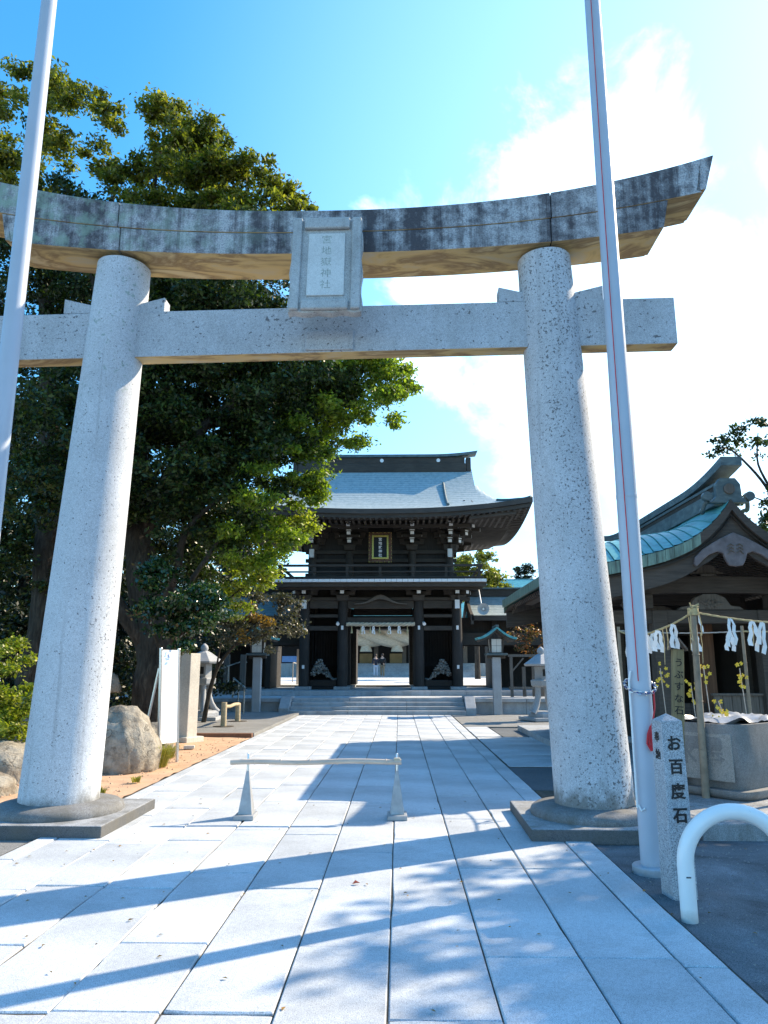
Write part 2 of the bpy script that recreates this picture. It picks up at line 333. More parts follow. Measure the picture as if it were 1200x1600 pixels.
# ------------------------------------------------------------------ mesh helpers
class MB:
    def __init__(s): s.v = []; s.f = []; s.mi = []
    def add(s, vs, fs, mi=0):
        o = len(s.v); s.v.extend([tuple(p) for p in vs]); s.f.extend([tuple(i + o for i in f) for f in fs]); s.mi.extend([mi] * len(fs)); return s
    def box(s, c, d, rz=0, mi=0, rx=0, ry=0, taper=1.0):
        x, y, z = d[0] / 2, d[1] / 2, d[2] / 2
        pts = [Vector((sx * x * (taper if sz > 0 else 1), sy * y * (taper if sz > 0 else 1), sz * z)) for sz in (-1, 1) for sx, sy in ((-1, -1), (1, -1), (1, 1), (-1, 1))]
        m = Matrix.Rotation(rz, 3, 'Z') @ Matrix.Rotation(ry, 3, 'Y') @ Matrix.Rotation(rx, 3, 'X')
        C = Vector(c)
        return s.add([m @ p + C for p in pts], [(3, 2, 1, 0), (4, 5, 6, 7), (0, 1, 5, 4), (1, 2, 6, 5), (2, 3, 7, 6), (3, 0, 4, 7)], mi)
    def bx(s, x0, x1, y0, y1, z0, z1, mi=0): return s.box(((x0 + x1) / 2, (y0 + y1) / 2, (z0 + z1) / 2), (x1 - x0, y1 - y0, z1 - z0), 0, mi)
    def beam(s, p, q, w, h, mi=0):
        p, q = Vector(p), Vector(q); d = (q - p).normalized(); up = Vector((0, 0, 1))
        if abs(d.z) > .95: up = Vector((0, 1, 0))
        a = d.cross(up).normalized(); b = a.cross(d)
        o = [a * sx * w / 2 + b * sy * h / 2 for sx, sy in ((-1, -1), (1, -1), (1, 1), (-1, 1))]
        return s.add([p + k for k in o] + [q + k for k in o], [(0, 1, 2, 3), (7, 6, 5, 4), (0, 4, 5, 1), (1, 5, 6, 2), (2, 6, 7, 3), (3, 7, 4, 0)], mi)
    def tube(s, pts, rad, n=8, cap=True, mi=0):
        pts = [Vector(p) for p in pts]
        if not hasattr(rad, '__len__'): rad = [rad] * len(pts)
        o = len(s.v); ref = None
        for i, p in enumerate(pts):
            d = (pts[min(i + 1, len(pts) - 1)] - pts[max(i - 1, 0)])
            d = d.normalized() if d.length > 1e-9 else Vector((0, 0, 1))
            if ref is None: ref = Vector((1, 0, 0)) if abs(d.x) < .8 else Vector((0, 1, 0))
            a = (ref - d * ref.dot(d)).normalized(); b = d.cross(a); ref = a
            for k in range(n):
                t = 2 * math.pi * k / n; s.v.append(tuple(p + (a * math.cos(t) + b * math.sin(t)) * rad[i]))
        for i in range(len(pts) - 1):
            for k in range(n):
                s.f.append((o + i * n + k, o + i * n + (k + 1) % n, o + (i + 1) * n + (k + 1) % n, o + (i + 1) * n + k)); s.mi.append(mi)
        if cap:
            s.f.append(tuple(o + k for k in reversed(range(n)))); s.mi.append(mi)
            e = o + (len(pts) - 1) * n; s.f.append(tuple(e + k for k in range(n))); s.mi.append(mi)
        return s
    def lathe(s, prof, c=(0, 0, 0), n=32, mi=0):
        o = len(s.v)
        for r, z in prof:
            for k in range(n):
                t = 2 * math.pi * k / n; s.v.append((c[0] + r * math.cos(t), c[1] + r * math.sin(t), c[2] + z))
        for i in range(len(prof) - 1):
            for k in range(n):
                s.f.append((o + i * n + k, o + i * n + (k + 1) % n, o + (i + 1) * n + (k + 1) % n, o + (i + 1) * n + k)); s.mi.append(mi)
        e = o + (len(prof) - 1) * n
        s.f.append(tuple(e + k for k in range(n))); s.mi.append(mi); s.f.append(tuple(o + k for k in reversed(range(n)))); s.mi.append(mi)
        return s
    def prism(s, outline, y0, y1, mi=0):            # outline in (x, z), extruded along y
        n = len(outline); o = len(s.v)
        s.v.extend([(x, y0, z) for x, z in outline] + [(x, y1, z) for x, z in outline])
        s.f.append(tuple(o + i for i in range(n))); s.f.append(tuple(o + n + i for i in reversed(range(n)))); s.mi += [mi, mi]
        for i in range(n):
            j = (i + 1) % n; s.f.append((o + i, o + n + i, o + n + j, o + j)); s.mi.append(mi)
        return s
    def strip(s, top, bot, y0, y1, mi=0):          # ribbon between two (x,z) polylines, extruded along y
        n = len(top); o = len(s.v)
        for y in (y0, y1):
            s.v.extend([(x, y, z) for x, z in top]); s.v.extend([(x, y, z) for x, z in bot])
        for i in range(n - 1):
            a, b, c, d = o + i, o + i + 1, o + n + i + 1, o + n + i; q = 2 * n
            for f in ((a, d, c, b), (a + q, b + q, c + q, d + q), (a, b, b + q, a + q), (d, d + q, c + q, c)): s.f.append(f); s.mi.append(mi)
        for i in (0, n - 1):
            a, d, q = o + i, o + n + i, 2 * n; s.f.append((a, a + q, d + q, d)); s.mi.append(mi)
        return s
    def grid(s, P, nu, nv, mi=0):
        o = len(s.v); s.v.extend([tuple(P(i, j)) for i in range(nu) for j in range(nv)])
        for i in range(nu - 1):
            for j in range(nv - 1):
                s.f.append((o + i * nv + j, o + (i + 1) * nv + j, o + (i + 1) * nv + j + 1, o + i * nv + j + 1)); s.mi.append(mi)
        return s
    def xf(s, m): s.v = [tuple(m @ Vector(p)) for p in s.v]; return s
    def merge(s, o, m=None):
        return s.add([tuple(m @ Vector(p)) for p in o.v] if m else o.v, o.f)
    def mesh(s, name, mats, smooth=None):
        me = bpy.data.meshes.new(name); me.from_pydata(s.v, [], s.f)
        for m in (mats if isinstance(mats, (list, tuple)) else [mats]): me.materials.append(m)
        if any(s.mi): me.polygons.foreach_set('material_index', s.mi)
        bm = bmesh.new(); bm.from_mesh(me); bmesh.ops.recalc_face_normals(bm, faces=bm.faces); bm.to_mesh(me); bm.free()
        if smooth is not None:
            me.polygons.foreach_set('use_smooth', [True] * len(me.polygons))
            try: me.set_sharp_from_angle(angle=R(smooth))
            except Exception: pass
        me.update(); return me

def link(name, me, parent=None, loc=(0, 0, 0), rot=(0, 0, 0)):
    o = bpy.data.objects.new(name, me); COL.objects.link(o)
    if parent: o.parent = parent
    o.location = loc; o.rotation_euler = rot; return o
def part(name, mb, mat, parent=None, smooth=None, bevel=0, loc=(0, 0, 0), rot=(0, 0, 0), kind=None, label=None, seg=2):
    o = link(name, mb.mesh(name, mat, smooth), parent, loc, rot)
    if bevel:
        b = o.modifiers.new('bevel', 'BEVEL'); b.width = bevel; b.segments = seg; b.limit_method = 'ANGLE'; b.angle_limit = R(40)
    if kind: o['kind'] = kind
    if label: o['label'] = label
    return o
def tag(o, label, cat, group=None, kind=None):
    o['label'] = label; o['category'] = cat
    if group: o['group'] = group
    if kind: o['kind'] = kind
    return o
def thing(name, label, cat, loc=(0, 0, 0), rz=0, group=None):
    o = bpy.data.objects.new(name, None); COL.objects.link(o); o.empty_display_size = .2
    o.location = loc; o.rotation_euler = (0, 0, rz); return tag(o, label, cat, group)
def solo(name, mb, mat, label, cat, loc=(0, 0, 0), rz=0, group=None, **kw):
    o = part(name, mb, mat, None, loc=loc, rot=(0, 0, rz), **kw); return tag(o, label, cat, group)
def struct(name, mb, mat, **kw):
    o = part(name, mb, mat, None, **kw); o['kind'] = 'structure'; return o
def dup(root, loc, rz=0, label=None):
    r = root.copy(); COL.objects.link(r); r.location = loc; r.rotation_euler = (0, 0, rz)
    if label: r['label'] = label
    for ch in root.children:
        c = ch.copy(); COL.objects.link(c); c.parent = r
        for gch in ch.children:
            d = gch.copy(); COL.objects.link(d); d.parent = c
    return r

def letters(chars, size, parent, mat, mtx, pitch=1.15, depth=.002, bold=0.0, fix=None, name='character'):
    for i, ch in enumerate(chars):
        t = text_mb(ch, size, depth, 1.0, bold)
        if not t.v: continue
        t.xf(mtx @ Matrix.Translation((0, 0, -i * pitch * size)))
        if fix: t.v = [fix(*p) for p in t.v]
        part(name, t, mat, parent)
def text_mb(chars, size, depth=.004, pitch=1.15, bold=0.0):
    """column of characters, centred on x=0, running down -z from z=0, standing proud towards -y"""
    out = MB()
    for i, ch in enumerate(chars):
        c = bpy.data.curves.new('lettering', 'FONT'); c.body = ch; c.size = size; c.extrude = depth; c.resolution_u = 3; c.offset = bold
        o = bpy.data.objects.new('lettering', c); COL.objects.link(o); bpy.context.view_layer.update()
        me = o.to_mesh(); vs = np.empty(len(me.vertices) * 3); me.vertices.foreach_get('co', vs); vs = vs.reshape(-1, 3)
        fs = [tuple(p.vertices) for p in me.polygons]
        if len(vs):
            cx = (vs[:, 0].min() + vs[:, 0].max()) / 2; cy = (vs[:, 1].min() + vs[:, 1].max()) / 2
            out.add([(v[0] - cx, -v[2], v[1] - cy - size * (.5 + i * pitch)) for v in vs], fs)
        o.to_mesh_clear(); bpy.data.objects.remove(o); bpy.data.curves.remove(c)
    return out

# =================================================================== SETTING
m = MB(); m.add([(-400, -60, -.06), (400, -60, -.06), (400, 900, -.06), (-400, 900, -.06)], [(0, 1, 2, 3)])
struct('ground', m, M['asphalt'])
m = MB(); m.bx(-3.30, 1.70, -1, 25.2, -.055, -.014); bed = struct('paved_path', m, M['mortar'])
def sheet(name, poly, z, mat, th=.03):
    m = MB(); n = len(poly)
    m.v = [(x, y, z) for x, y in poly] + [(x, y, z - th) for x, y in poly]
    m.f = [tuple(range(n)), tuple(reversed(range(n, 2 * n)))] + [(i, n + i, n + (i + 1) % n, (i + 1) % n) for i in range(n)]; m.mi = [0] * len(m.f)
    return struct(name, m, mat)
# left: bare orange sand between the torii and the log rail, grey court beyond
def sandgrid():
    m = MB(); nx, ny = 26, 46
    def P(i, j):
        x = -9.5 + (9.5 - 3.27) * i / (nx - 1); y = 8.1 + (17.2 - 8.1) * j / (ny - 1)
        e = max(0, (-4.2 - x)) * .05
        return (x + (random.uniform(-.05, .0) if i == nx - 1 else 0), y, -.02 + e + random.uniform(0, .018))
    m.grid(P, nx, ny); return m
struct('sand_bed', sandgrid(), M['sand'], smooth=80)
sheet('left_court', [(-14, 17.25), (-3.27, 17.25), (-3.27, 25.6), (-14, 25.6)], .07, M['gravel'], .12)
m = MB(); m.bx(-6.8, -3.29, 17.06, 17.24, -.03, .075)
struct('timber_kerb', m, M['wood_brown'], bevel=.01)
sheet('right_court', [(1.73, 20.3), (14, 20.3), (14, 25.6), (1.73, 25.6)], -.012, M['gravel'])
# right: stone bands and darker strips crossing towards the pavilion
def slabparent(name, x0, x1, y0, y1):
    m = MB(); m.bx(x0, x1, y0, y1, -.055, -.016); return struct(name, m, M['mortar'])
sheet('asphalt_strip', [(1.71, 9.95), (9, 9.95), (9, 12.15), (1.71, 12.15)], -.018, M['asphalt'])
sheet('dark_strip', [(2.35, 17.3), (9, 17.3), (9, 19.9), (2.35, 19.9)], -.016, M['asphalt'])

MESH_CACHE = {}
def slab(parent, x0, x1, y0, y1, z=0.0):
    """one dressed paving stone: a thin bevelled block, slightly uneven"""
    w, l = x1 - x0, y1 - y0
    m = MB(); b = .007; o = random.uniform; ol = []
    for (ax, ay), (bx_, by), nx in (((-w / 2, -l / 2), (w / 2, -l / 2), 4), ((w / 2, -l / 2), (w / 2, l / 2), 8), ((w / 2, l / 2), (-w / 2, l / 2), 4), ((-w / 2, l / 2), (-w / 2, -l / 2), 8)):
        for q in range(nx):
            t = q / nx; x, y = ax + (bx_ - ax) * t, ay + (by - ay) * t
            k = 1 - (abs(random.gauss(0, .0014)) + (.009 if random.random() < .05 else 0) + (.004 if q == 0 else 0)) / max(abs(x), abs(y), .1) 
            ol.append((x * k, y * k))
    n = len(ol)
    for zz, k in ((-.05, 1), (-b, 1), (0, None)):
        for x, y in ol:
            if k is None: m.v.append((x - math.copysign(min(b, abs(x)), x) * (abs(x) > w * .3), y - math.copysign(min(b, abs(y)), y) * (abs(y) > l * .42), zz))
            else: m.v.append((x, y, zz))
    for r in (0, n):
        for k in range(n): m.f.append((r + k, r + (k + 1) % n, r + n + (k + 1) % n, r + n + k))
    m.f.append(tuple(range(2 * n, 3 * n))); m.mi = [0] * len(m.f)
    me = m.mesh('paving_slab', M['slab'])
    ob = link('paving_slab', me, parent, ((x0 + x1) / 2, (y0 + y1) / 2, z + random.uniform(-.004, .003)), (R(random.uniform(-.15, .15)), R(random.uniform(-.2, .2)), 0))
    return ob
JX = [-3.26] + [-3.09 + .5055 * k for k in range(10)] + [1.69]
FIX = {4: [-.5, 3.66, 4.5, 5.95, 7.45], 5: [-.5, 3.66, 5.57, 7.27, 8.9, 9.95, 11.46], 6: [-.5, 2.6, 4.47, 6.6, 8.9], 7: [-.5, 3.61, 7.1, 8.3, 9.8], 8: [-.5, 4.33, 6.12, 8.0],
       9: [-.5, 4.33, 6.12, 7.6, 9.0], 10: [-.5, 4.23, 6.6, 8.9], 3: [-.5, 3.66, 5.55, 6.99], 2: [-.5, 3.1, 4.46, 5.6], 1: [-.5, 4.1, 5.5, 7.0], 0: [-.5, 4.1, 6.3, 8.6]}
for i in range(len(JX) - 1):
    ys = list(FIX.get(i, [-.5]))
    while ys[-1] < 24.9: ys.append(ys[-1] + random.uniform(1.0, 1.75))
    ys[-1] = 25.08
    if ys[-1] - ys[-2] < .4: ys.pop(-2)
    for a, b in zip(ys, ys[1:]):
        j = .003 + random.uniform(0, .0018)
        slab(bed, JX[i] + j, JX[i + 1] - j, a + j, b - j)
# side pavement on the right
rb = slabparent('side_pavement', 1.71, 9.0, 12.2, 17.25)
for y0, y1 in ((12.2, 13.2), (13.2, 13.75), (13.75, 14.7), (14.7, 15.6), (15.6, 16.5), (16.5, 17.25)):
    x = 1.72
    while x < 6.5:
        w = random.uniform(1.1, 1.9); slab(rb, x + .005, x + w - .005, y0 + .005, y1 - .005, -.004); x += w
rb2 = slabparent('side_pavement', 1.71, 2.9, 8.65, 9.9)
slab(rb2, 1.72, 2.9, 8.66, 9.3, -.006)
m = MB(); m.bx(1.71, 2.32, 17.3, 20.25, -.055, -.016); rb3 = struct('border_pavement', m, M['mortar'])
for a, b in ((17.3, 18.6), (18.6, 20.2)): slab(rb3, 1.72, 2.31, a, b, -.004)
# raised stone kerb running beside the pavilion
m = MB(); m.bx(2.95, 9, 15.3, 19.2, -.05, .11); k_ = part('stone_platform', m, M['stone'], bevel=.012); tag(k_, 'low flat stone platform with a dark edge behind the right torii column', 'platform')
# gravel patches and near-right asphalt dust
sheet('near_asphalt', [(1.72, -2), (9, -2), (9, 9.9), (1.72, 9.9)], -.028, M['asphalt_patchy'], .02)
sheet('left_asphalt', [(-9, -2), (-3.29, -2), (-3.29, 8.05), (-9, 8.05)], -.026, M['gravel'], .02)

# fallen leaves and dry scraps on the paving
m = MB()
for k in range(150):
    x, y = random.uniform(-3.1, 3.4), random.uniform(3.3, 9.5); a = random.uniform(0, 6.3); s_ = random.uniform(.008, .022)
    c, s = math.cos(a) * s_, math.sin(a) * s_; z = .006 if x < 1.68 else -.02
    m.add([(x - c, y - s, z), (x + s * .5, y - c * .5, z + .004), (x + c, y + s, z + .002), (x - s * .5, y + c * .5, z + .007)], [(0, 1, 2, 3)])
o = part('leaf_litter', m, M['leaf_autumn'], kind='stuff'); o['label'] = 'tiny dry leaves scattered on the paving'
o['category'] = 'leaves'
m = MB()
s = .032; m.add([(-s, 0, .004), (0, -.018, .02), (s, 0, .006), (0, .018, .024), (0, 0, .008)], [(0, 1, 4), (1, 2, 4), (2, 3, 4), (3, 0, 4)])
def grit(name, label, region, n, rmin, rmax, z, mat, seedv):
    rr = random.Random(seedv); m = MB()
    for k in range(n):
        x, y = rr.uniform(region[0], region[1]), rr.uniform(region[2], region[3]); r = rr.uniform(rmin, rmax); a = rr.uniform(0, 3)
        zz = z(x, y) if callable(z) else z
        b = len(m.v); m.v += [(x + r * math.cos(a + q * 1.57) * rr.uniform(.7, 1.2), y + r * math.sin(a + q * 1.57) * rr.uniform(.7, 1.2), zz) for q in range(4)] + [(x, y, zz + r * .7)]
        for q in range(4): m.f.append((b + q, b + (q + 1) % 4, b + 4)); m.mi.append(0)
    o = part(name, m, mat, kind='stuff'); o['label'] = label; o['category'] = 'gravel'
grit('loose_grit', 'loose grit and pebbles on the asphalt right of the path', (1.72, 4.2, 3.2, 7.0), 900, .004, .014, -.029, M['gravel'], 1)
grit('sand_pebbles', 'small pebbles scattered over the orange sand', (-7.5, -3.35, 8.2, 17.0), 1500, .008, .03, lambda x, y: -.012 + max(0, -4.2 - x) * .05, M['sand'], 2)
m = MB()
s = .032; m.add([(-s, 0, .004), (0, -.018, .02), (s, 0, .006), (0, .018, .024), (0, 0, .008)], [(0, 1, 4), (1, 2, 4), (2, 3, 4), (3, 0, 4)])
solo('dead_leaf', m, simple('dead_leaf_red', (.25, .05, .03), .8), 'curled reddish dead leaf lying alone on the paving in front of the barrier', 'leaf', loc=(-.31, 5.66, .002), rz=.4)

# =================================================================== TORII
TC = (-.755, 7.75)
torii = thing('torii_gate', 'tall weathered granite torii with name tablet standing astride the paved path', 'torii', (TC[0], TC[1], 0), R(-.8))
for sgn in (-1, 1):
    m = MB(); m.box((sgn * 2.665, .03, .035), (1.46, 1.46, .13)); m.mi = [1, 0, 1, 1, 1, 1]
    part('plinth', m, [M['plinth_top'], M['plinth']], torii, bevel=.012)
    m = MB(); prof = [(.615, .10), (.62, .125), (.605, .16), (.57, .185), (.50, .20), (.42, .21)]
    m.lathe(prof, (sgn * 2.665, .03, 0), 48)
    part('base_ring', m, M['ring'], torii, smooth=50)
    m = MB(); pts = []; rad = []
    for i in range(25):
        t = i / 24; z = .205 + (6.06 - .205) * t
        pts.append((sgn * (2.665 - .235 * t), 0, z)); rad.append((.382 - .086 * t) * (1 + .012 * math.sin(math.pi * t)))
    m.tube(pts, rad, 48)
    part('pillar', m, M['pillar_spotted'] if sgn > 0 else M['pillar'], torii, smooth=50)
def lintel(L, zt, zb, y0, y1, cutdx, rt, rb_, a0, a1, lx=4.33):
    """one stone of a curved lintel between a0 and a1 (fractions of the half length)"""
    m = MB(); n = 25
    for i in range(n):
        q = a0 + (a1 - a0) * i / (n - 1); x = q * L; t = abs(x) / lx
        xb = q * (L - cutdx) if abs(q) > .98 else x
        a, b = zt + rt * t ** 2.3, zb + rb_ * t ** 2.3
        m.v += [(xb, y0, b), (x, y0, a), (x, y1, a), (xb, y1, b)]
    for i in range(n - 1):
        A, B = i * 4, i * 4 + 4
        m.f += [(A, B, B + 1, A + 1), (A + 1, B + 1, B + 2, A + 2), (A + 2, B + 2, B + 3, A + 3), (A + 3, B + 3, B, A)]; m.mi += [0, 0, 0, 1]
    m.f += [(0, 1, 2, 3), ((n - 1) * 4 + 3, (n - 1) * 4 + 2, (n - 1) * 4 + 1, (n - 1) * 4)]; m.mi += [0, 0]
    return m
for a0, a1 in ((-1, -.632), (-.630, .652), (.654, 1)):
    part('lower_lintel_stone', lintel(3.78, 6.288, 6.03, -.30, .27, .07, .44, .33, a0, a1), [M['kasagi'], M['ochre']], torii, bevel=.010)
for a0, a1 in ((-1, -.56), (-.558, .572), (.574, 1)):
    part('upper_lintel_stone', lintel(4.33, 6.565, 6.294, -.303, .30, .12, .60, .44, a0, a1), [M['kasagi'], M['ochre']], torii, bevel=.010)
m = MB()
# tie beam in three stones, butted at the pillars, dipping a touch to the left
def nb(x0, x1): 
    o = MB(); zz = lambda x: .012 * x
    y0, y1, b, t = -.125, .09, 4.925, 5.475
    o.add([(x0, y0, b + zz(x0)), (x1, y0, b + zz(x1)), (x1, y1, b + zz(x1)), (x0, y1, b + zz(x0)),
           (x0, y0, t + zz(x0)), (x1, y0, t + zz(x1)), (x1, y1, t + zz(x1)), (x0, y1, t + zz(x0))],
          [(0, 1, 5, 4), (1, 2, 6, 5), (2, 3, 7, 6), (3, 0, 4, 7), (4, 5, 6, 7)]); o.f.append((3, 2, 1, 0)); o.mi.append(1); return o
for x0, x1 in ((-3.82, -2.5), (-2.496, 2.496), (2.5, 3.82)):
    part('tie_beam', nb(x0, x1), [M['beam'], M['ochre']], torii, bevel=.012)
for sgn in (-1, 1):
    for q in (-1, 1):
        m = MB(); x0 = sgn * 2.47 + q * .26; x1 = sgn * 2.47 + q * .58; zz = .012 * sgn * 2.47
        m.prism([(x0, 5.478 + zz), (x1, 5.478 + zz), (x1, 5.66 + zz), (x0, 5.58 + zz)], -.105, .08)
        part('wedge', m, M['beam'], torii, bevel=.008)
# name tablet
tab = MB()
out = []
W2, H2 = .385, .61
def wavy(n, a, b, amp, ph=0):
    return [(a[0] + (b[0] - a[0]) * i / n, a[1] + (b[1] - a[1]) * i / n, amp * math.sin(i * 1.9 + ph)) for i in range(n)]
ol = []
for a, b, ax in (((-W2, -H2), (W2, -H2), 1), ((W2, -H2), (W2, H2), 0), ((W2, H2), (-W2, H2), 1), ((-W2, H2), (-W2, -H2), 0)):
    for x, z, d in wavy(10, a, b, .012):
        ol.append((x + (0 if ax else d), z + (d if ax else 0)))
tab.prism(ol, -.05, .05)
tilt = (R(-9), 0, 0)
TL = (0, -.52, 5.73)
tabo = part('name_tablet', tab, M['plaque'], torii, bevel=.012, loc=TL, rot=tilt)
for nm, (x0, x1, z0, z1) in {'a': (-.385, -.26, -.61, .61), 'b': (.26, .385, -.61, .61), 'c': (-.259, .259, .44, .61), 'd': (-.259, .259, -.61, -.47)}.items():
    m = MB(); m.bx(x0 + .012, x1 - .012, -.095, -.05, z0 + .012, z1 - .012); part('frame_stone', m, M['plaque'], tabo, bevel=.016)
m = MB(); m.bx(-.2, .2, -.066, -.048, -.415, .40); part('inscribed_panel', m, M['plaque_panel'], tabo, bevel=.008)
letters('宮地嶽神社', .118, tabo, M['carved'], Matrix.Translation((0, -.0645, .375)), 1.25)
m = MB(); m.bx(-.27, .27, -.150, -.127, 4.945, 5.18); part('bracket_stone', m, M['beam'], torii, bevel=.01)

# =================================================================== FLAGPOLES
def flagpole(x, y, label):
    t = thing('flagpole', label, 'flagpole', (x, y, 0), 0, 'flagpoles beside the torii')
    m = MB(); m.lathe([(.15, -.03), (.15, .02), (.142, .03), (.09, .032)], n=40); part('base_flange', m, M['pole'], t, smooth=30)
    m = MB(); m.lathe([(.086, .03), (.085, 3), (.078, 6), (.068, 9), (.06, 10.5), (.03, 10.52)], n=40); part('mast', m, M['pole'], t, smooth=30)
    m = MB(); m.lathe([(.0865, 2.9), (.0875, 2.905), (.0875, 2.93), (.0865, 2.935)], n=32)
    part('joint_collar', m, M['pole'], t, smooth=30)
    return t
fp = flagpole(1.93, 6.12, 'silver flagpole beside the engraved stone post with red cord and chain')
fl = flagpole(-3.47, 6.1, 'silver flagpole at the left edge in front of the left torii column')
m = MB(); pts = [(.075 + .01 * math.sin(z), -.075, z) for z in np.linspace(1.05, 10.3, 30)]; pts = [(-.03 - .02 * math.sin(z * .35), -.094 + .012 * (z / 10), z) for z in np.linspace(1.4, 10.2, 30)]
m.tube(pts, .0042, 6); part('halyard', m, M['red'], fp)
m = MB(); m.tube([(-.10, -.05, z) for z in (.45, .9, 1.4)] + [(-.085, -.06, 1.48)], .008, 6)
m.tube([(-.09, -.05, .47), (-.075, -.07, .43), (-.05, -.08, .45)], .008, 6); part('cord_loop', m, M['white'], fp)
m = MB()
for k in range(26):
    a = 2 * math.pi * k / 26; c = Vector((.118 * math.cos(a), .118 * math.sin(a) , 1.36 - .055 * math.sin(-a) * 1.0 + .008 * (k % 2)))
    tdir = Vector((-math.sin(a), math.cos(a), 0)); nrm = Vector((math.cos(a), math.sin(a), 0)) if k % 2 else Vector((0, 0, 1))
    ring = [c + (tdir * math.cos(q) * .02 + nrm * math.sin(q) * .012) for q in np.linspace(0, 2 * math.pi, 9)]
    m.tube(ring, .0045, 5, cap=False)
part('chain_ring', m, M['steel'], fp, smooth=60)
m = MB()
for k in range(26):
    a = 2 * math.pi * k / 26 + .12; c = Vector((.118 * math.cos(a), .118 * math.sin(a), 1.362 + .055 * math.sin(a)))
    m.box(c, (.02, .012, .012), a)
part('blue_braid', m, M['blue_cord'], fp)
m = MB(); m.tube([(.075, -.09, 1.33), (.072, -.1, 1.2), (.05, -.105, 1.1), (.03, -.105, 1.05)], .007, 6)
for k in range(5): m.tube([(.03, -.105, 1.06), (.0 + .012 * k, -.115, 1.0), (-.012 + .018 * k, -.118, .93 - .01 * k), (.02 + .006 * k, -.11, .875)], .008, 6)
part('tassel', m, M['red'], fp)

# =================================================================== ENGRAVED STONE POST
sp = thing('stone_post', 'square granite guide post with pointed top and dark engraved characters', 'stone post', (1.915, 5.53, 0), R(8))
m = MB(); hw = .078
m.v = [(-hw * 1.13, -hw * 1.13, -.05), (hw * 1.13, -hw * 1.13, -.05), (hw * 1.13, hw * 1.13, -.05), (-hw * 1.13, hw * 1.13, -.05)] + [(-hw, -hw, 1.135), (hw, -hw, 1.135), (hw, hw, 1.135), (-hw, hw, 1.135), (0, 0, 1.185)]
m.f = [(0, 1, 5, 4), (1, 2, 6, 5), (2, 3, 7, 6), (3, 0, 4, 7), (4, 5, 8), (5, 6, 8), (6, 7, 8), (7, 4, 8)]; m.mi = [0] * 8
part('post_body', m, M['post_stone'], sp, bevel=.006)
letters('お百度石', .108, sp, M['ink'], Matrix.Translation((.004, -hw - .004, 1.04)), 1.48, bold=.0028, fix=lambda x, y, z: (x, y - (1.04 - z) * .0083, z))
letters('奉納', .072, sp, M['ink'], Matrix.Translation((-hw - .003, 0, 1.06)) @ Matrix.Rotation(R(-90), 4, 'Z'), 1.65, bold=.0012, fix=lambda x, y, z: (x - (1.06 - z) * .0083, y, z))

# =================================================================== WHITE HOOP BARRIER
hp = thing('hoop_bollard', 'white painted steel hoop bollard at the right edge on the asphalt', 'bollard', (2.10, 4.99, 0), R(-4))
m = MB(); pts = [(-.315, 0, -.06), (-.315, 0, .10), (-.315, 0, .2), (-.315, 0, .30)] + [(-.315 * math.cos(a), 0, .30 + .315 * math.sin(a)) for a in np.linspace(.1, math.pi - .1, 22)] + [(.315, 0, .30), (.315, 0, .2), (.315, 0, -.06)]
m.tube(pts, .0505, 28); part('hoop', m, M['white_hoop'], hp, smooth=60)
m = MB(); m.box((-.315, -.0505, .235), (.03, .004, .009)); part('drain_slot', m, M['asphalt'], hp, bevel=.002)

# =================================================================== BAMBOO BARRIER
br = thing('path_barrier', 'low barrier of a bamboo rail on two metal wedge stands across the path', 'barrier', (-.80, 8.05, 0), R(1))
for sx in (-.775, .775):
    st = MB(); st.box((sx, -.02, .022), (.20, .30, .044)); stand = part('stand_foot', st, M['galv'], br, bevel=.006)
    w = MB()
    w.v = [(sx - .072, -.09, .045), (sx + .072, -.09, .045), (sx + .072, .10, .045), (sx - .072, .10, .045), (sx - .014, -.012, .46), (sx + .014, -.012, .46), (sx + .014, .012, .46), (sx - .014, .012, .46)]
    w.f = [(0, 1, 5, 4), (1, 2, 6, 5), (2, 3, 7, 6), (3, 0, 4, 7), (4, 5, 6, 7)]; w.mi = [0] * 5
    part('wedge_plate', w, M['galv'], stand, bevel=.004)
    w = MB(); w.lathe([(.0125, .44), (.0125, .625), (.008, .632)], (sx, 0, 0), 16); part('pin', w, M['steel'], stand, smooth=40)
m = MB(); pts, rad = [], []
for i in range(15):
    x = -.95 + i * 1.77 / 14; pts.append((x, -.038, .545 + .006 * math.sin(i * .8) + .01 * (i / 14)))
m.tube(pts, .0265, 14)
part('bamboo_rail', m, M['bamboo'], br, smooth=50)
for x in (-.70, -.43, -.13, .16, .44, .66):
    m = MB(); m.lathe([(.0268, -.006), (.0295, -.002), (.0295, .002), (.0268, .006)], n=14)
    m.v = [(x + c, -.038 + a, .551 + b) for a, b, c in m.v]
    part('bamboo_node', m, M['bamboo'], br)
m = MB(); m.box((.775, -.035, .575), (.07, .05, .03)); part('tie', m, M['straw_pale'], br, bevel=.008)

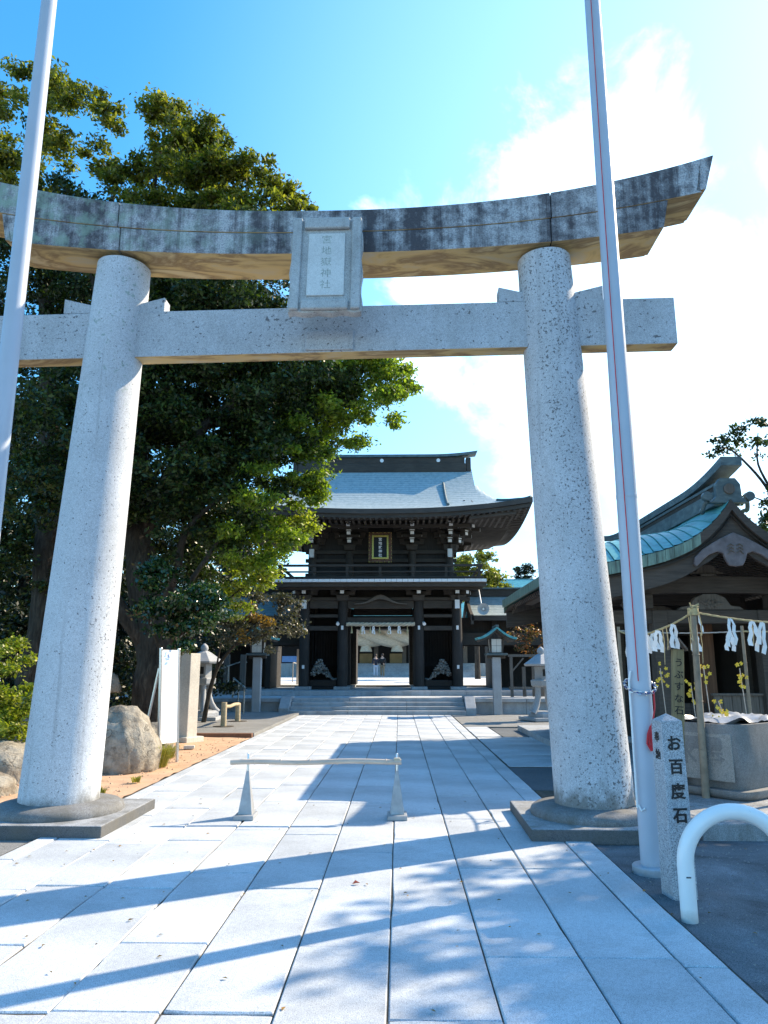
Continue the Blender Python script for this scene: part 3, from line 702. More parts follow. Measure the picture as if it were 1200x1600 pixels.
# =================================================================== STONE TERRACE AND STEPS
ter = thing('stone_terrace', 'grey stone terrace with a wide flight of steps in front of the dark gate', 'terrace', (-.73, 25.1, 0))
for k in range(4):
    x = -2.92
    for n_ in range(3):
        w = 5.84 / 3; m = MB(); m.bx(x + .004, x + w - .004, .33 * k, .33 * k + .5, .125 * k - .04, .125 * (k + 1)); part('step_stone', m, M['stone'], ter, bevel=.008); x += w
for sx in (-1, 1):
    m = MB(); x0, x1 = sx * 2.93, sx * 3.27
    m.v = [(x, y, z) for x in (x0, x1) for y, z in ((.12, -.03), (1.6, -.03), (1.6, .56), (.62, .56), (.12, .2))]
    m.f = [(0, 1, 2, 3, 4), (9, 8, 7, 6, 5)] + [(i, 5 + i, 5 + (i + 1) % 5, (i + 1) % 5) for i in range(5)]; m.mi = [0] * 7
    part('cheek_stone', m, M['stone'], ter, bevel=.012)
    for a in range(5):
        x = 3.28 + a * 1.75
        m = MB(); m.bx(min(sx * x, sx * (x + 1.74)), max(sx * x, sx * (x + 1.74)), .78, 1.3, -.03, .37); part('wall_stone', m, M['stone'], ter, bevel=.01)
        m = MB(); m.bx(min(sx * x, sx * (x + 1.74)), max(sx * x, sx * (x + 1.74)), .66, 1.3, .373, .5); part('cap_stone', m, M['stone'], ter, bevel=.012)
m = MB(); m.bx(-12, 12, 1.302, 4.0, -.03, .492); part('terrace_floor', m, M['slab'], ter)
x = -4.6
while x < 4.9:
    m = MB(); m.bx(x + .004, x + 1.3, 3.2, 4.1, .494, .675); part('kerb_stone', m, M['stone'], ter, bevel=.012); x += 1.304
m = MB(); m.bx(-12, 12, 4.0, 9.4, -.03, .668); part('platform_floor', m, M['stone'], ter)
m = MB(); m.add([(-60, 34.5, .74), (60, 34.5, .74), (60, 66, .86), (-60, 66, .86)], [(0, 1, 2, 3)]); struct('inner_courtyard', m, granite('courtyard_gravel', (.62, .61, .58), .4))

# =================================================================== ROMON GATE
GX, GY = -.73, 32.0
gate = thing('two_storey_gate', 'dark two storey timber shrine gate with grey roof at the head of the steps', 'gate', (GX, GY, 0))
WD, WB, WR = M['wood_dark'], M['wood_beam'], M['wood_rafter']
EX, EY, GABX = 5.85, 4.5, 3.95
def lift(x, y): return .44 * (min(abs(x), EX) / EX) ** 2.4 * (min(abs(y), EY) / EY) ** 2.0
def prof(d): t = min(max(d / EY, 0), 1); return 2.78 * (.42 * t + .58 * t ** 2)
def roof_z(x, y, main):
    df, ds = EY - abs(y), EX - abs(x)
    z = prof(df) if main else min(prof(df), 1.95 * (max(ds, 0) / 1.95) ** 2.1 + .08 * ds)
    return 7.45 + z + lift(x, y)
ys = list(np.linspace(-EY, EY, 37)); 
m = MB(); xs = list(np.linspace(-GABX - .05, GABX + .05, 41))
m.grid(lambda i, j: (xs[i], ys[j], roof_z(xs[i], ys[j], True)), len(xs), len(ys))
part('main_roof_surface', m, M['roof_grey'], gate, smooth=60)
for sx in (-1, 1):
    m = MB(); xs2 = list(np.linspace(GABX - .25, EX, 12))
    m.grid(lambda i, j: (sx * xs2[i], ys[j], roof_z(xs2[i], ys[j], False) - .004), len(xs2), len(ys))
    part('hip_roof_surface', m, M['roof_grey'], gate, smooth=60)
    # gable: verge thickness, barge board and wall
    for nm, dx0, dx1, dz0, dz1, mt in (('verge_edge', -.30, .055, -.26, -.012, WR), ('barge_board', -.45, -.22, -.62, -.27, WB)):
        m = MB(); yy = [q for q in np.linspace(-3.3, 3.3, 31)]
        top = [(q, roof_z(GABX, q, True) + dz1) for q in yy]; bot = [(q, roof_z(GABX, q, True) + dz0) for q in yy]
        m.strip(top, bot, 0, dx1 - dx0); m.v = [(sx * (GABX + dx0 + b), a, c) for a, b, c in m.v]
        part(nm, m, mt, gate)
    m = MB(); yy = list(np.linspace(-3.0, 3.0, 25)); m.prism([(-3.0, 8.1), (3.0, 8.1)] + [(q, roof_z(GABX, q, True) - .3) for q in reversed(yy)], 0, .08)
    m.v = [(sx * (GABX - .62 + b), a, c) for a, b, c in m.v]; part('gable_wall', m, WD, gate)
    m = MB(); pts = [(sx * 2.66, -y_, roof_z(2.66, y_, True) + .05) for y_ in np.linspace(1.1, 3.9, 14)]
    m.tube(pts, [.05] * 13 + [.065], 8); part('descending_ridge', m, M['copper_grey'], gate, smooth=60)
    for sy in (-1, 1):
        m = MB(); pts = [(sx * (EX - d), sy * (EY - d), roof_z(EX - d, EY - d, False) + .03) for d in np.linspace(.05, 1.2, 12)]
        m.tube(pts, .06, 8); part('hip_ridge', m, M['copper_grey'], gate, smooth=60)
# eave: two stepped fascia bands
def eave_band(off, z0, z1, th):
    m = MB(); P = []
    for k in range(32): P.append((-EX + off + 2 * (EX - off) * k / 32, -EY + off))
    for k in range(24): P.append((EX - off, -EY + off + 2 * (EY - off) * k / 24))
    for k in range(32): P.append((EX - off - 2 * (EX - off) * k / 32, EY - off))
    for k in range(24): P.append((-EX + off, EY - off - 2 * (EY - off) * k / 24))
    n = len(P)
    def inn(p): return (p[0] * (EX - off - th) / (EX - off), p[1] * (EY - off - th) / (EY - off))
    for (z, f) in ((z1, 0), (z0, 0), (z0, 1), (z1, 1)):
        for p in P:
            q = inn(p) if f else p; m.v.append((q[0], q[1], 7.45 + lift(p[0], p[1]) + z))
    for k in range(n):
        j = (k + 1) % n
        for a in range(4): b = (a + 1) % 4; m.f.append((a * n + k, a * n + j, b * n + j, b * n + k)); m.mi.append(0)
    return m
part('eave_fascia', eave_band(.0, -.19, -.006, .5), M['wood_rafter'], gate, smooth=30)
part('eave_fascia', eave_band(.07, -.34, -.192, .5), WB, gate, smooth=30)
m = MB(); xs = list(np.linspace(-EX + .12, EX - .12, 25)); yy = list(np.linspace(-EY + .12, EY - .12, 19))
def sof(x, y): d = min(EX - abs(x), EY - abs(y)); return 7.45 - .30 + lift(x, y) + min(d, 2.4) * .10
m.grid(lambda i, j: (xs[i], yy[j], sof(xs[i], yy[j])), len(xs), len(yy)); part('soffit', m, WD, gate, smooth=60)
def rafters(sx_side):
    m = MB()
    if sx_side == 'front':
        for sy in (-1, 1):
            for k in range(50):
                x = -5.6 + k * 11.2 / 49
                for (d0, d1, dz) in ((.10, 1.3, -.05), (.62, 2.3, -.15)):
                    if EX - abs(x) < d0: continue
                    a = (x, sy * (EY - d0), sof(x, EY - d0) + dz); b = (x, sy * (EY - d1), sof(x, EY - d1) + dz)
                    m.beam(a, b, .085, .09)
    else:
        for sx in (-1, 1):
            for k in range(38):
                y = -4.25 + k * 8.5 / 37
                for (d0, d1, dz) in ((.10, 1.3, -.05), (.62, 2.4, -.15)):
                    a = (sx * (EX - d0), y, sof(EX - d0, y) + dz); b = (sx * (EX - d1), y, sof(EX - d1, y) + dz)
                    m.beam(a, b, .085, .09)
    return m
part('front_rafters', rafters('front'), WR, gate, kind='stuff'); part('side_rafters', rafters('side'), WR, gate, kind='stuff')
# rafter tips painted pale
m = MB()
for k in range(50):
    x = -5.6 + k * 11.2 / 49; m.box((x, -EY + .618, sof(x, EY - .62) - .15), (.07, .006, .075))
part('rafter_tips', m, M['wood_grey'], gate, kind='stuff')
# ridge
m = MB(); m.bx(-3.74, 3.74, -.24, .24, 10.02, 10.42); part('ridge_base', m, WB, gate, bevel=.02)
m = MB(); m.bx(-3.70, 3.70, -.19, .19, 10.422, 10.72); part('ridge_body', m, WB, gate, bevel=.015)
m = MB(); xx = list(np.linspace(-4.28, 4.28, 33)); up = lambda x: .16 * max(0, (abs(x) - 2.2) / 2.08) ** 2
m.strip([(x, 10.84 + up(x)) for x in xx], [(x * .985, 10.722 + up(x) * .9) for x in xx], -.27, .27); part('ridge_cap', m, M['copper_grey'], gate)
for sx in (-1, 1):
    m = MB(); m.bx(sx * 3.75 if sx > 0 else -3.97, 3.97 if sx > 0 else -3.75, -.2, .2, 9.9, 10.7); part('ridge_end_ornament', m, WB, gate, bevel=.03)
for x in (-2.52, 0, 2.52):
    m = MB(); m.tube([(x, -.192, 10.57), (x, -.215, 10.57)], .085, 20); part('crest_disc', m, M['gold'] if False else M['white'], gate, bevel=.004)
# columns
COLX = (-3.06, -1.53, 1.53, 3.06)
for y in (-2, 0, 2):
    for x in COLX:
        if y == 0 and abs(x) > 2: pass
        m = MB(); m.box((x, y, .73), (.62, .62, .12)); part('column_base', m, M['stone'], gate, bevel=.015)
        m = MB(); m.lathe([(.205, .785), (.21, 1.5), (.205, 3.0), (.19, 4.15)], (x, y, 0), 24); part('column', m, WD if y else WD, gate, smooth=50)
for y in (-2, 2):
    for z0, z1, d in ((3.86, 4.16, .22), (3.50, 3.62, .16), (2.98, 3.16, .18)):
        for a, b in zip(COLX, COLX[1:]):
            cen = abs(a + b) < .1
            if cen and z0 < 3.3: continue
            if cen and z0 == 3.50: z0_, z1_ = 3.24, 3.50
            else: z0_, z1_ = z0, z1
            m = MB(); m.bx(a + .19, b - .19, y - d / 2, y + d / 2, z0_, z1_); part('tie_beam', m, WB, gate, bevel=.012)
for x in COLX:
    for a, b in ((-2, 0), (0, 2)):
        m = MB(); m.bx(x - .1, x + .1, a + .2, b - .2, 3.86, 4.14); part('tie_beam', m, WB, gate, bevel=.012)
m = MB(); m.bx(-3.6, 3.6, -2.14, -1.86, 4.17, 4.30); part('plate_beam', m, WB, gate, bevel=.012)
m = MB(); m.bx(-3.35, 3.35, -1.6, 2.3, 4.2, 4.8); part('ceiling', m, WD, gate)
# carved frog-leg strut over the passage
def kaerumata(w, h, y0, y1, cx, z):
    m = MB(); outr = [(-.5, 0), (-.46, .1), (-.36, .12), (-.27, .3), (-.2, .62), (-.1, .9), (.1, .9), (.2, .62), (.27, .3), (.36, .12), (.46, .1), (.5, 0)]
    inn = [(.30, 0), (.22, .18), (.12, .45), (0, .55), (-.12, .45), (-.22, .18), (-.30, 0)]
    m.prism([(cx + a * w, z + b * h) for a, b in outr + inn], y0, y1); m.f[0] = m.f[0]; return m
m = MB()
n_ = 16; top = []; bot = []
for i in range(n_ + 1):
    s = -1 + 2 * i / n_; e = math.exp(-(s * 2.2) ** 2)
    top.append((s * 1.05, 4.0 + .36 * e + .03)); bot.append((s * 1.05, 4.0 + .22 * e - (0 if abs(s) > .7 else 0)))
m.strip(top, bot, -2.3, -2.20); part('frog_leg_strut', m, M['wood_grey'], gate, smooth=40)
# side bays: inner walls, lattices; centre passage walls and doors
for sx in (-1, 1):
    m = MB(); m.bx(*sorted((sx * 1.62, sx * 2.98)), .30, .38, .79, 3.85); part('niche_wall', m, WD, gate)
    for k in range(11):
        x = sx * (1.72 + k * .115); m = MB(); m.bx(x - .02, x + .02, -.62, -.58, 1.7, 3.0); part('lattice_slat', m, WD, gate)
    m = MB(); m.bx(*sorted((sx * 1.66, sx * 2.94)), -.64, -.56, 1.62, 1.70); part('lattice_rail', m, WD, gate)
    m = MB(); m.bx(*sorted((sx * 1.48, sx * 1.58)), -1.8, -.2, .79, 3.8); part('passage_wall', m, WD, gate)
    m = MB(); m.bx(*sorted((sx * 1.19, sx * 1.30)), 1.9, 3.1, .79, 3.24); part('door_leaf', m, WD, gate)
    m = MB(); m.bx(*sorted((sx * 1.19, sx * 1.36)), 1.82, 1.9, .79, 3.24); part('door_jamb', m, WB, gate)
    m = MB(); m.bx(*sorted((sx * 3.02, sx * 3.10)), -1.8, 1.8, .79, 3.8); part('end_wall', m, WD, gate)
    # heap of rounded lumps on a black pedestal in each niche
    h = thing('guardian_heap', ('left' if sx < 0 else 'right') + ' sloping heap of pale rounded lumps on a black pedestal in the gate bay', 'heap', (GX + sx * 2.31, 30.55, .68), 0, 'heaps in the gate bays')
    m = MB(); m.bx(-.6, .6, -.42, .42, 0, .10); m.bx(-.55, .55, -.38, .38, .101, .36); part('pedestal', m, M['black'], h, bevel=.015)
    m = MB(); rr = random.Random(5)
    for k in range(330):
        u, v = rr.uniform(-.5, .52), rr.uniform(-.34, .34); top_ = .92 * max(.04, min(1, (.56 - abs(u + .18 * 1)) / .5 * (1 if u > -.3 else .9) )) * (1 - abs(v) * .8)
        zz = .36 + top_ * rr.uniform(.35, 1); r = rr.uniform(.035, .055); c = (-sx * -u * 1.0 if sx > 0 else u, v, zz)
        c = ((u if sx < 0 else -u), v, zz)
        o_ = len(m.v); m.v += [(c[0] + r * a, c[1] + r * b, c[2] + r * d) for a, b, d in ((1, 0, 0), (-1, 0, 0), (0, 1, 0), (0, -1, 0), (0, 0, 1), (0, 0, -1))]
        for t in ((0, 2, 4), (2, 1, 4), (1, 3, 4), (3, 0, 4), (2, 0, 5), (1, 2, 5), (3, 1, 5), (0, 3, 5)): m.f.append(tuple(o_ + q for q in t)); m.mi.append(0)
    part('lump_heap', m, simple('heap_pale_grey', (.36, .34, .31), .8), h, smooth=180, kind='stuff')
m = MB(); m.bx(-3.1, 3.1, 2.06, 2.1, 3.5, 3.85); part('transom_board', m, WD, gate)
# bracket complexes with white painted ends
def bracket(x, y, z, tiers, label, outer=False, diag=0):
    b = MB(); c = MB()
    b.box((0, 0, .11), (.42, .42, .22), taper=1.2)
    ext = 0
    for k in range(tiers):
        zz = .24 + k * .27; ext = .42 + k * .36
        b.box((0, -ext / 2, zz + .07), (.13, ext + .2, .14)); b.box((0, 0, zz + .07), (1.0 + .25 * k, .12, .14))
        for q in (-.42 - .12 * k, .42 + .12 * k): b.box((q, 0, zz + .19), (.18, .2, .1), taper=1.2)
        b.box((0, -ext, zz + .20), (.22, .22, .11), taper=1.2); b.box((0, -ext, zz + .30), (.8, .11, .10))
        c.box((0, -ext - .112, zz + .075), (.15, .012, .12)); c.box((0, -ext - .117, zz + .20), (.19, .012, .05))
        for q in (-.405, .405): c.box((q, -ext, zz + .30), (.008, .09, .07))
    if outer: c.box((0, -.30, -.16), (.18, .2, .34))
    bb = part('bracket_set', b, WB, gate, loc=(x, y, z), rot=(0, 0, diag))
    part('white_painted_ends', c, M['white'], bb, kind='stuff')
for x in COLX: bracket(x, -2.05, 4.16, 2, '', abs(x) > 2)
UPX = (-2.82, -1.28, 1.28, 2.82)
for x in UPX: bracket(x, -1.85, 6.25, 3, '', abs(x) > 2)
for sx in (-1, 1):
    bracket(sx * 3.1, -2.05, 4.16, 2, '', False, sx * R(45)); bracket(sx * 2.86, -1.85, 6.25, 3, '', False, sx * R(45))
    bracket(sx * 3.1, -2.0, 4.16, 2, '', False, sx * R(90)); bracket(sx * 2.86, -1.8, 6.25, 3, '', False, sx * R(90))
    bracket(sx * 2.86, 1.8, 6.25, 3, '', False, sx * R(90)); bracket(sx * 3.1, 2.0, 4.16, 2, '', False, sx * R(90))
# little V struts near the eave: pale edges
m = MB()
for x in (-2.05, 0, 2.05):
    for q in (-1, 1): m.beam((x + q * .55, -2.75, 7.02), (x + q * .2, -2.75, 7.14), .03, .03)
part('pale_strut_edges', m, M['wood_grey'], gate, kind='stuff')
# balcony
m = MB(); m.bx(-4.15, 4.15, -3.25, 3.25, 4.83, 4.90); part('balcony_floor', m, WB, gate)
for k in range(38):
    x = -4.14 + k * .218; m = MB(); m.bx(x + .006, x + .212, -3.36, -2.9, 4.79, 4.90); 
    o = part('balcony_board', m, M['white'], gate)
m = MB(); m.bx(-4.15, 4.15, -3.22, -3.0, 4.62, 4.785); m.bx(-4.05, 4.05, -2.8, -2.6, 4.55, 4.70); part('balcony_beam', m, WB, gate, bevel=.01)
for z, hh in ((5.0, .07), (5.22, .06), (5.47, .09)):
    m = MB(); m.bx(-4.05, 4.05, -3.08, -2.98, z - hh / 2, z + hh / 2)
    part('balcony_rail', m, WB, gate, bevel=.008)
    for sx in (-1, 1):
        m = MB(); m.bx(sx * 4.0 - .05, sx * 4.0 + .05, -2.975, 3.0, z - hh / 2, z + hh / 2); part('balcony_rail', m, WB, gate, bevel=.008)
for k in range(7):
    x = -3.9 + k * 1.3; m = MB(); m.bx(x - .05, x + .05, -3.06, -3.0, 4.9, 5.44); part('baluster', m, WB, gate)
# upper storey
m = MB(); m.bx(-2.82, 2.82, -1.8, 1.8, 4.9, 7.2); part('upper_wall', m, WD, gate)
for x in UPX:
    m = MB(); m.lathe([(.17, 4.9), (.17, 6.2)], (x, -1.85, 0), 20); part('upper_column', m, WB, gate, smooth=50)
for z in (5.15, 5.75, 6.1):
    m = MB(); m.bx(-3.1, 3.1, -1.93, -1.8, z, z + .15); part('wall_rail', m, WB, gate, bevel=.01)
m = MB(); m.bx(-3.6, 3.6, -2.95, -2.78, 7.02, 7.16); part('eave_purlin', m, WB, gate, bevel=.01)
# gilded name board
pl = thing('name_board', 'gilt framed black name board hung under the upper eaves of the gate', 'name board', (GX + .0, 29.15, 6.22))
pl.rotation_euler = (R(-6), 0, 0)
def ring_prism(w, h, t, y0, y1, wav=0):
    o = MB()
    for (x0, x1, z0, z1) in ((-w, -w + t, -h, h), (w - t, w, -h, h), (-w + t, w - t, h - t, h), (-w + t, w - t, -h, -h + t)): o.bx(x0, x1, y0, y1, z0, z1)
    return o
m = MB()
for k in range(22):
    for sx in (-1, 1): m.box((sx * (.40 + .02 * math.sin(k * 2.1)), 0, -.55 + k * 1.1 / 21), (.11, .09, .06), ry=random.uniform(-.5, .5))
for k in range(15):
    for sz in (-1, 1): m.box((-.4 + k * .8 / 14, 0, sz * (.56 + .02 * math.sin(k * 2.3))), (.06, .09, .10), ry=random.uniform(-.5, .5))
part('carved_frame', m, M['brown_carving'], pl, kind='stuff')
part('outer_gilding', ring_prism(.455, .615, .018, -.03, .05), M['gold'], pl); part('gilt_moulding', ring_prism(.33, .49, .07, -.075, .02), M['gold'], pl, bevel=.01)
m = MB(); m.bx(-.27, .27, -.03, .02, -.43, .43); part('black_panel', m, M['black'], pl)
letters('宮地嶽神社', .145, pl, M['white'], Matrix.Translation((0, -.034, .40)), 1.13, bold=.002)
for x in (-3.06, -1.53, 1.53, 3.06):
    m = MB(); m.box((x, -2.24, 3.08), (.09, .08, .16)); part('column_lamp', m, M['white'], gate, bevel=.01)
for x in (-3.06, 3.06):
    m = MB(); m.box((x, -2.24, 1.55), (.09, .06, .14)); part('notice_plate', m, M['white'], gate)
for x in (-1.72, 1.72):
    m = MB(); m.tube([(x, -2.2, 3.28), (x + .02, -2.34, 3.22)], [.05, .07], 12); part('spot_lamp', m, M['white'], gate)

# shide: folded white paper streamers
def shide_mb(h, w, seedv=0, two=True):
    """zigzag folded paper: two chains of slanted panels"""
    m = MB(); rr = random.Random(seedv)
    for q in ((-1, 1) if two else (1,)):
        x = q * w * .10; z = 0; n = 4; y = -.004 * q
        for k in range(n):
            hh = h / n * rr.uniform(.9, 1.1); a = w * (.20 + .03 * k)
            dx = q * w * (.27 if k % 2 == 0 else -.10) + rr.uniform(-.06, .06) * w; dy = rr.uniform(-.018, .018)
            t, b = (x, y, z), (x + dx, y + dy, z - hh)
            m.add([(t[0] - a, t[1] - .003, t[2]), (t[0] + a, t[1] - .003, t[2] - hh * .18), (b[0] + a, b[1] - .003, b[2] - hh * .12), (b[0] - a, b[1] - .003, b[2] + hh * .06),
                   (t[0] - a, t[1] + .001, t[2]), (t[0] + a, t[1] + .001, t[2] - hh * .18), (b[0] + a, b[1] + .001, b[2] - hh * .12), (b[0] - a, b[1] + .001, b[2] + hh * .06)],
                  [(0, 1, 2, 3), (7, 6, 5, 4), (0, 4, 5, 1), (1, 5, 6, 2), (2, 6, 7, 3), (3, 7, 4, 0)])
            x, y, z = b[0], b[1] + .004, b[2] + hh * .06
    return m
def rope_mb(pts, r, twist=2.0, n=3):
    """twisted strands following a path"""
    m = MB(); pts = [Vector(p) for p in pts]; N = len(pts)
    for s in range(n):
        P = []
        for i, p in enumerate(pts):
            d = (pts[min(i + 1, N - 1)] - pts[max(i - 1, 0)]).normalized(); a = d.cross(Vector((0, 0, 1))); a = a.normalized() if a.length > .01 else Vector((1, 0, 0)); b = a.cross(d)
            t = i * twist + s * 2 * math.pi / n; P.append(p + (a * math.cos(t) + b * math.sin(t)) * r * .55)
        m.tube(P, r * .62, 6)
    return m
gr = thing('straw_rope', 'twisted straw rope stretched under the lintel of the gate passage', 'sacred rope', (GX, 29.75, 3.22))
m = rope_mb([(-1.36 + 2.72 * i / 60, 0, -.015 * math.sin(math.pi * i / 60)) for i in range(61)], .075, .55); part('rope', m, M['straw_pale'], gr, smooth=70)
m = MB()
for k in range(7):
    x = -1.15 + k * .37; m.tube([(x, 0, -.05), (x, 0, -.12), (x, 0, -.36)], [.02, .014, .05], 7)
part('straw_tassel', m, M['straw'], gr, kind='stuff')
for k, x in enumerate((-.70, -.28, .35, .74)):
    part('paper_streamer', shide_mb(.34, .10, k), M['paper'], gr, loc=(x, -.03, -.06))

# =================================================================== WING CORRIDORS
def wing(sx):
    x0 = 3.75
    w = thing('wing_corridor', ('right' if sx > 0 else 'left') + ' dark timber corridor with low grey roof joined to the gate side', 'corridor', (GX, 33.0, 0), 0, 'corridors beside the gate')
    Lx = 11.0
    def rz(y): t = 1 - abs(y) / 2.3; return 3.62 + 1.05 * (.5 * t + .5 * t * t)
    yy = list(np.linspace(-2.3, 2.3, 19))
    m = MB(); m.grid(lambda i, j: (sx * (x0 + Lx * i / 10), yy[j], rz(yy[j])), 11, 19); part('roof_surface', m, M['roof_grey'], w, smooth=60)
    m = MB(); m.grid(lambda i, j: (sx * (x0 + .02 + Lx * i / 10), yy[j], rz(yy[j]) - .16), 11, 19); part('roof_underside', m, WD, w, smooth=60)
    m = MB()
    for sy in (-1, 1): m.bx(*sorted((sx * x0, sx * (x0 + Lx))), *sorted((sy * 2.3, sy * 2.24)), 3.42, 3.63)
    part('eave_board', m, WB, w)
    m = MB(); m.strip([(q, rz(q) + .05) for q in yy], [(q, rz(q) - .36) for q in yy], 0, .12); m.v = [(sx * (x0 - .06 + b), a, c) for a, b, c in m.v]; part('barge_board', m, WR, w)
    m = MB(); m.bx(*sorted((sx * (x0 - .1), sx * (x0 + Lx))), -.16, .16, 4.60, 4.92); part('ridge', m, WB, w, bevel=.02)
    m = MB(); m.bx(*sorted((sx * (x0 - .2), sx * (x0 + Lx))), -.24, .24, 4.922, 5.0); part('ridge_cap', m, M['copper_grey'], w, bevel=.01)
    for k in range(5):
        x = sx * (4.75 + k * 2.2)
        m = MB(); m.bx(x - .11, x + .11, -1.61, -1.39, .67, 3.5); part('post', m, WD, w)
    m = MB(); m.bx(*sorted((sx * 3.3, sx * (x0 + Lx))), -1.58, -1.42, 2.45, 2.95); part('head_beam', m, WB, w)
    m = MB(); m.bx(*sorted((sx * 3.3, sx * (x0 + Lx))), -1.3, -1.2, 2.4, 3.6); part('head_wall', m, WD, w)
    m = MB(); m.bx(*sorted((sx * 4.72, sx * (x0 + Lx))), 1.3, 1.4, .67, 3.6); part('back_wall', m, WD, w)
    m = MB(); m.bx(*sorted((sx * 4.66, sx * 4.74)), -1.4, 1.4, .67, 3.5); part('end_wall', m, WD, w)
    return w
wing(1); wing(-1)

# =================================================================== MAIN HALL BEHIND THE GATE
hall = thing('main_hall', 'shadowed main hall with broad blue stone steps seen through the gate passage', 'shrine hall', (-.9, 62, 0))
for k in range(6):
    m = MB(); m.bx(-7, 7, -1.9 + .34 * k, -1.5 + .34 * k + .4, .7, 1.0 + .16 * k); part('step_stone', m, M['stone'], hall, bevel=.01)
m = MB(); m.bx(-14, 14, .45, 12, .7, 1.9); part('floor', m, M['stone'], hall)
for x in (-6.0, -3.4, -1.0, 1.33, 3.8, 6.4):
    m = MB(); m.bx(x - .17, x + .17, .5, .84, 1.9, 5.6); part('column', m, M['wood_grey'], hall, bevel=.02)
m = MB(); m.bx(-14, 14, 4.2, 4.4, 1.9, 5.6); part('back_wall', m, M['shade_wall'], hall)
for x in (-2.0, .65, 3.0):
    m = MB(); m.bx(x - .55, x + .55, 4.05, 4.15, 1.95, 2.75); part('amber_screen', m, M['amber'], hall)
m = MB(); m.bx(-14, 14, .4, .8, 4.9, 5.4); part('head_beam', m, WB, hall)
def hz(y): t = (y + 3.5) / 8; return 4.75 + 4.6 * (.5 * t + .5 * t * t)
yy = list(np.linspace(-3.5, 4.5, 13)); m = MB(); m.grid(lambda i, j: (-15 + 30 * i / 12, yy[j], hz(yy[j])), 13, 13); part('roof_surface', m, M['copper_teal'], hall, smooth=60)
m = MB(); m.bx(-15, 15, -3.5, -3.2, 4.42, 4.74); part('eave_board', m, WB, hall)
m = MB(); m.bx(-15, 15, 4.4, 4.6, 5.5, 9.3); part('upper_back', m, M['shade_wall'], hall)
# giant straw rope
gs = thing('giant_straw_rope', 'enormous twisted straw rope hanging across the front of the main hall', 'sacred rope', (-.9, 60.4, 4.15))
for s in range(3):
    m = MB(); P = []; RR = []
    for i in range(49):
        x = -5.2 + 10.4 * i / 48; t = x * .95 + s * 2 * math.pi / 3; env = .62 + .38 * math.cos(x / 5.6 * math.pi / 2)
        P.append((x, .42 * math.cos(t) * env, .42 * math.sin(t) * env - .10 * math.cos(x * .3))); RR.append(.52 * env)
    m.tube(P, RR, 16); part('rope_strand', m, M['straw_pale'], gs, smooth=70)
for x in (-1.75, .75):
    m = MB(); m.lathe([(.30, 0), (.34, -.12), (.5, -.62), (.46, -.64)], (x, 0, -.72), 20); part('straw_tassel', m, M['straw_pale'], gs, smooth=50)

# =================================================================== WATER PAVILION (right)
pf = thing('stone_terrace', 'low stone floor slab carrying the roped basin and pavilion on the right', 'terrace', (5.9, 9.2, 0))
x = 2.74
for k in range(5):
    for y0, y1 in ((7.2, 8.1), (8.105, 9.6), (9.605, 11.3), (11.305, 14)):
        m = MB(); m.bx(x - 5.9, x + 1.24 - 5.9, y0 - 9.2, y1 - 9.2, -.05, .12 + random.uniform(-.003, .003)); part('floor_stone', m, M['plinth_top'], pf, bevel=.012)
    x += 1.246
PX, PY = 5.16, 11.3
pav = thing('water_pavilion', 'timber pavilion with curved teal copper gable roof behind the right torii column', 'pavilion', (PX, PY, 0))
VD = [0, .12, .3, .57, 1.0, 1.45, 2.0, 2.62]; VZ = [4.06, 3.93, 3.72, 3.49, 3.31, 3.19, 3.075, 3.0]
def zv(d): return float(np.interp(d, VD, VZ)) if False else float(np.polyval(np.polyfit(VD, VZ, 4), d))
VP = np.polyfit(VD, VZ, 4)
def zv(d): return float(np.polyval(VP, d))
T0, PL = 1.0, 6.7
def zp(d, y):
    t = min(y, PL - y); k = 1 - (1 - min(t, T0) / T0) ** 2
    return zv(d) + (.08 + .34 * math.sin(math.pi * (min(d, 2.62) / 2.66) ** 1.15)) * k
NS = 17
for k in range(NS):
    d0, d1 = .03 + 2.59 * k / NS, .03 + 2.59 * (k + 1) / NS - .008
    m = MB(); yy = np.linspace(-.02, T0 + .6, 12)
    m.grid(lambda i, j: (-(d0, d0 + .006, (d0 + d1) / 2, d1, d1)[i], yy[j], zp((d0, d0, (d0 + d1) / 2, d1, d1)[i], max(0, yy[j])) + (-.012, .002, .006, .018, -.012)[i]), 5, 12)
    part('copper_sheet', m, M['copper_teal'], pav, smooth=40)
m = MB(); yy = np.linspace(T0 + .6, PL, 26); dd = np.linspace(0, 2.62, 18); m.grid(lambda i, j: (-dd[i], yy[j], zp(dd[i], yy[j]) - .004), 18, 26); part('roof_slope', m, M['copper_teal'], pav, smooth=60)
m = MB(); yy = np.linspace(0, PL, 30); m.grid(lambda i, j: (dd[i], yy[j], zp(dd[i], yy[j])), 18, 30); part('roof_slope', m, M['copper_green'], pav, smooth=60)
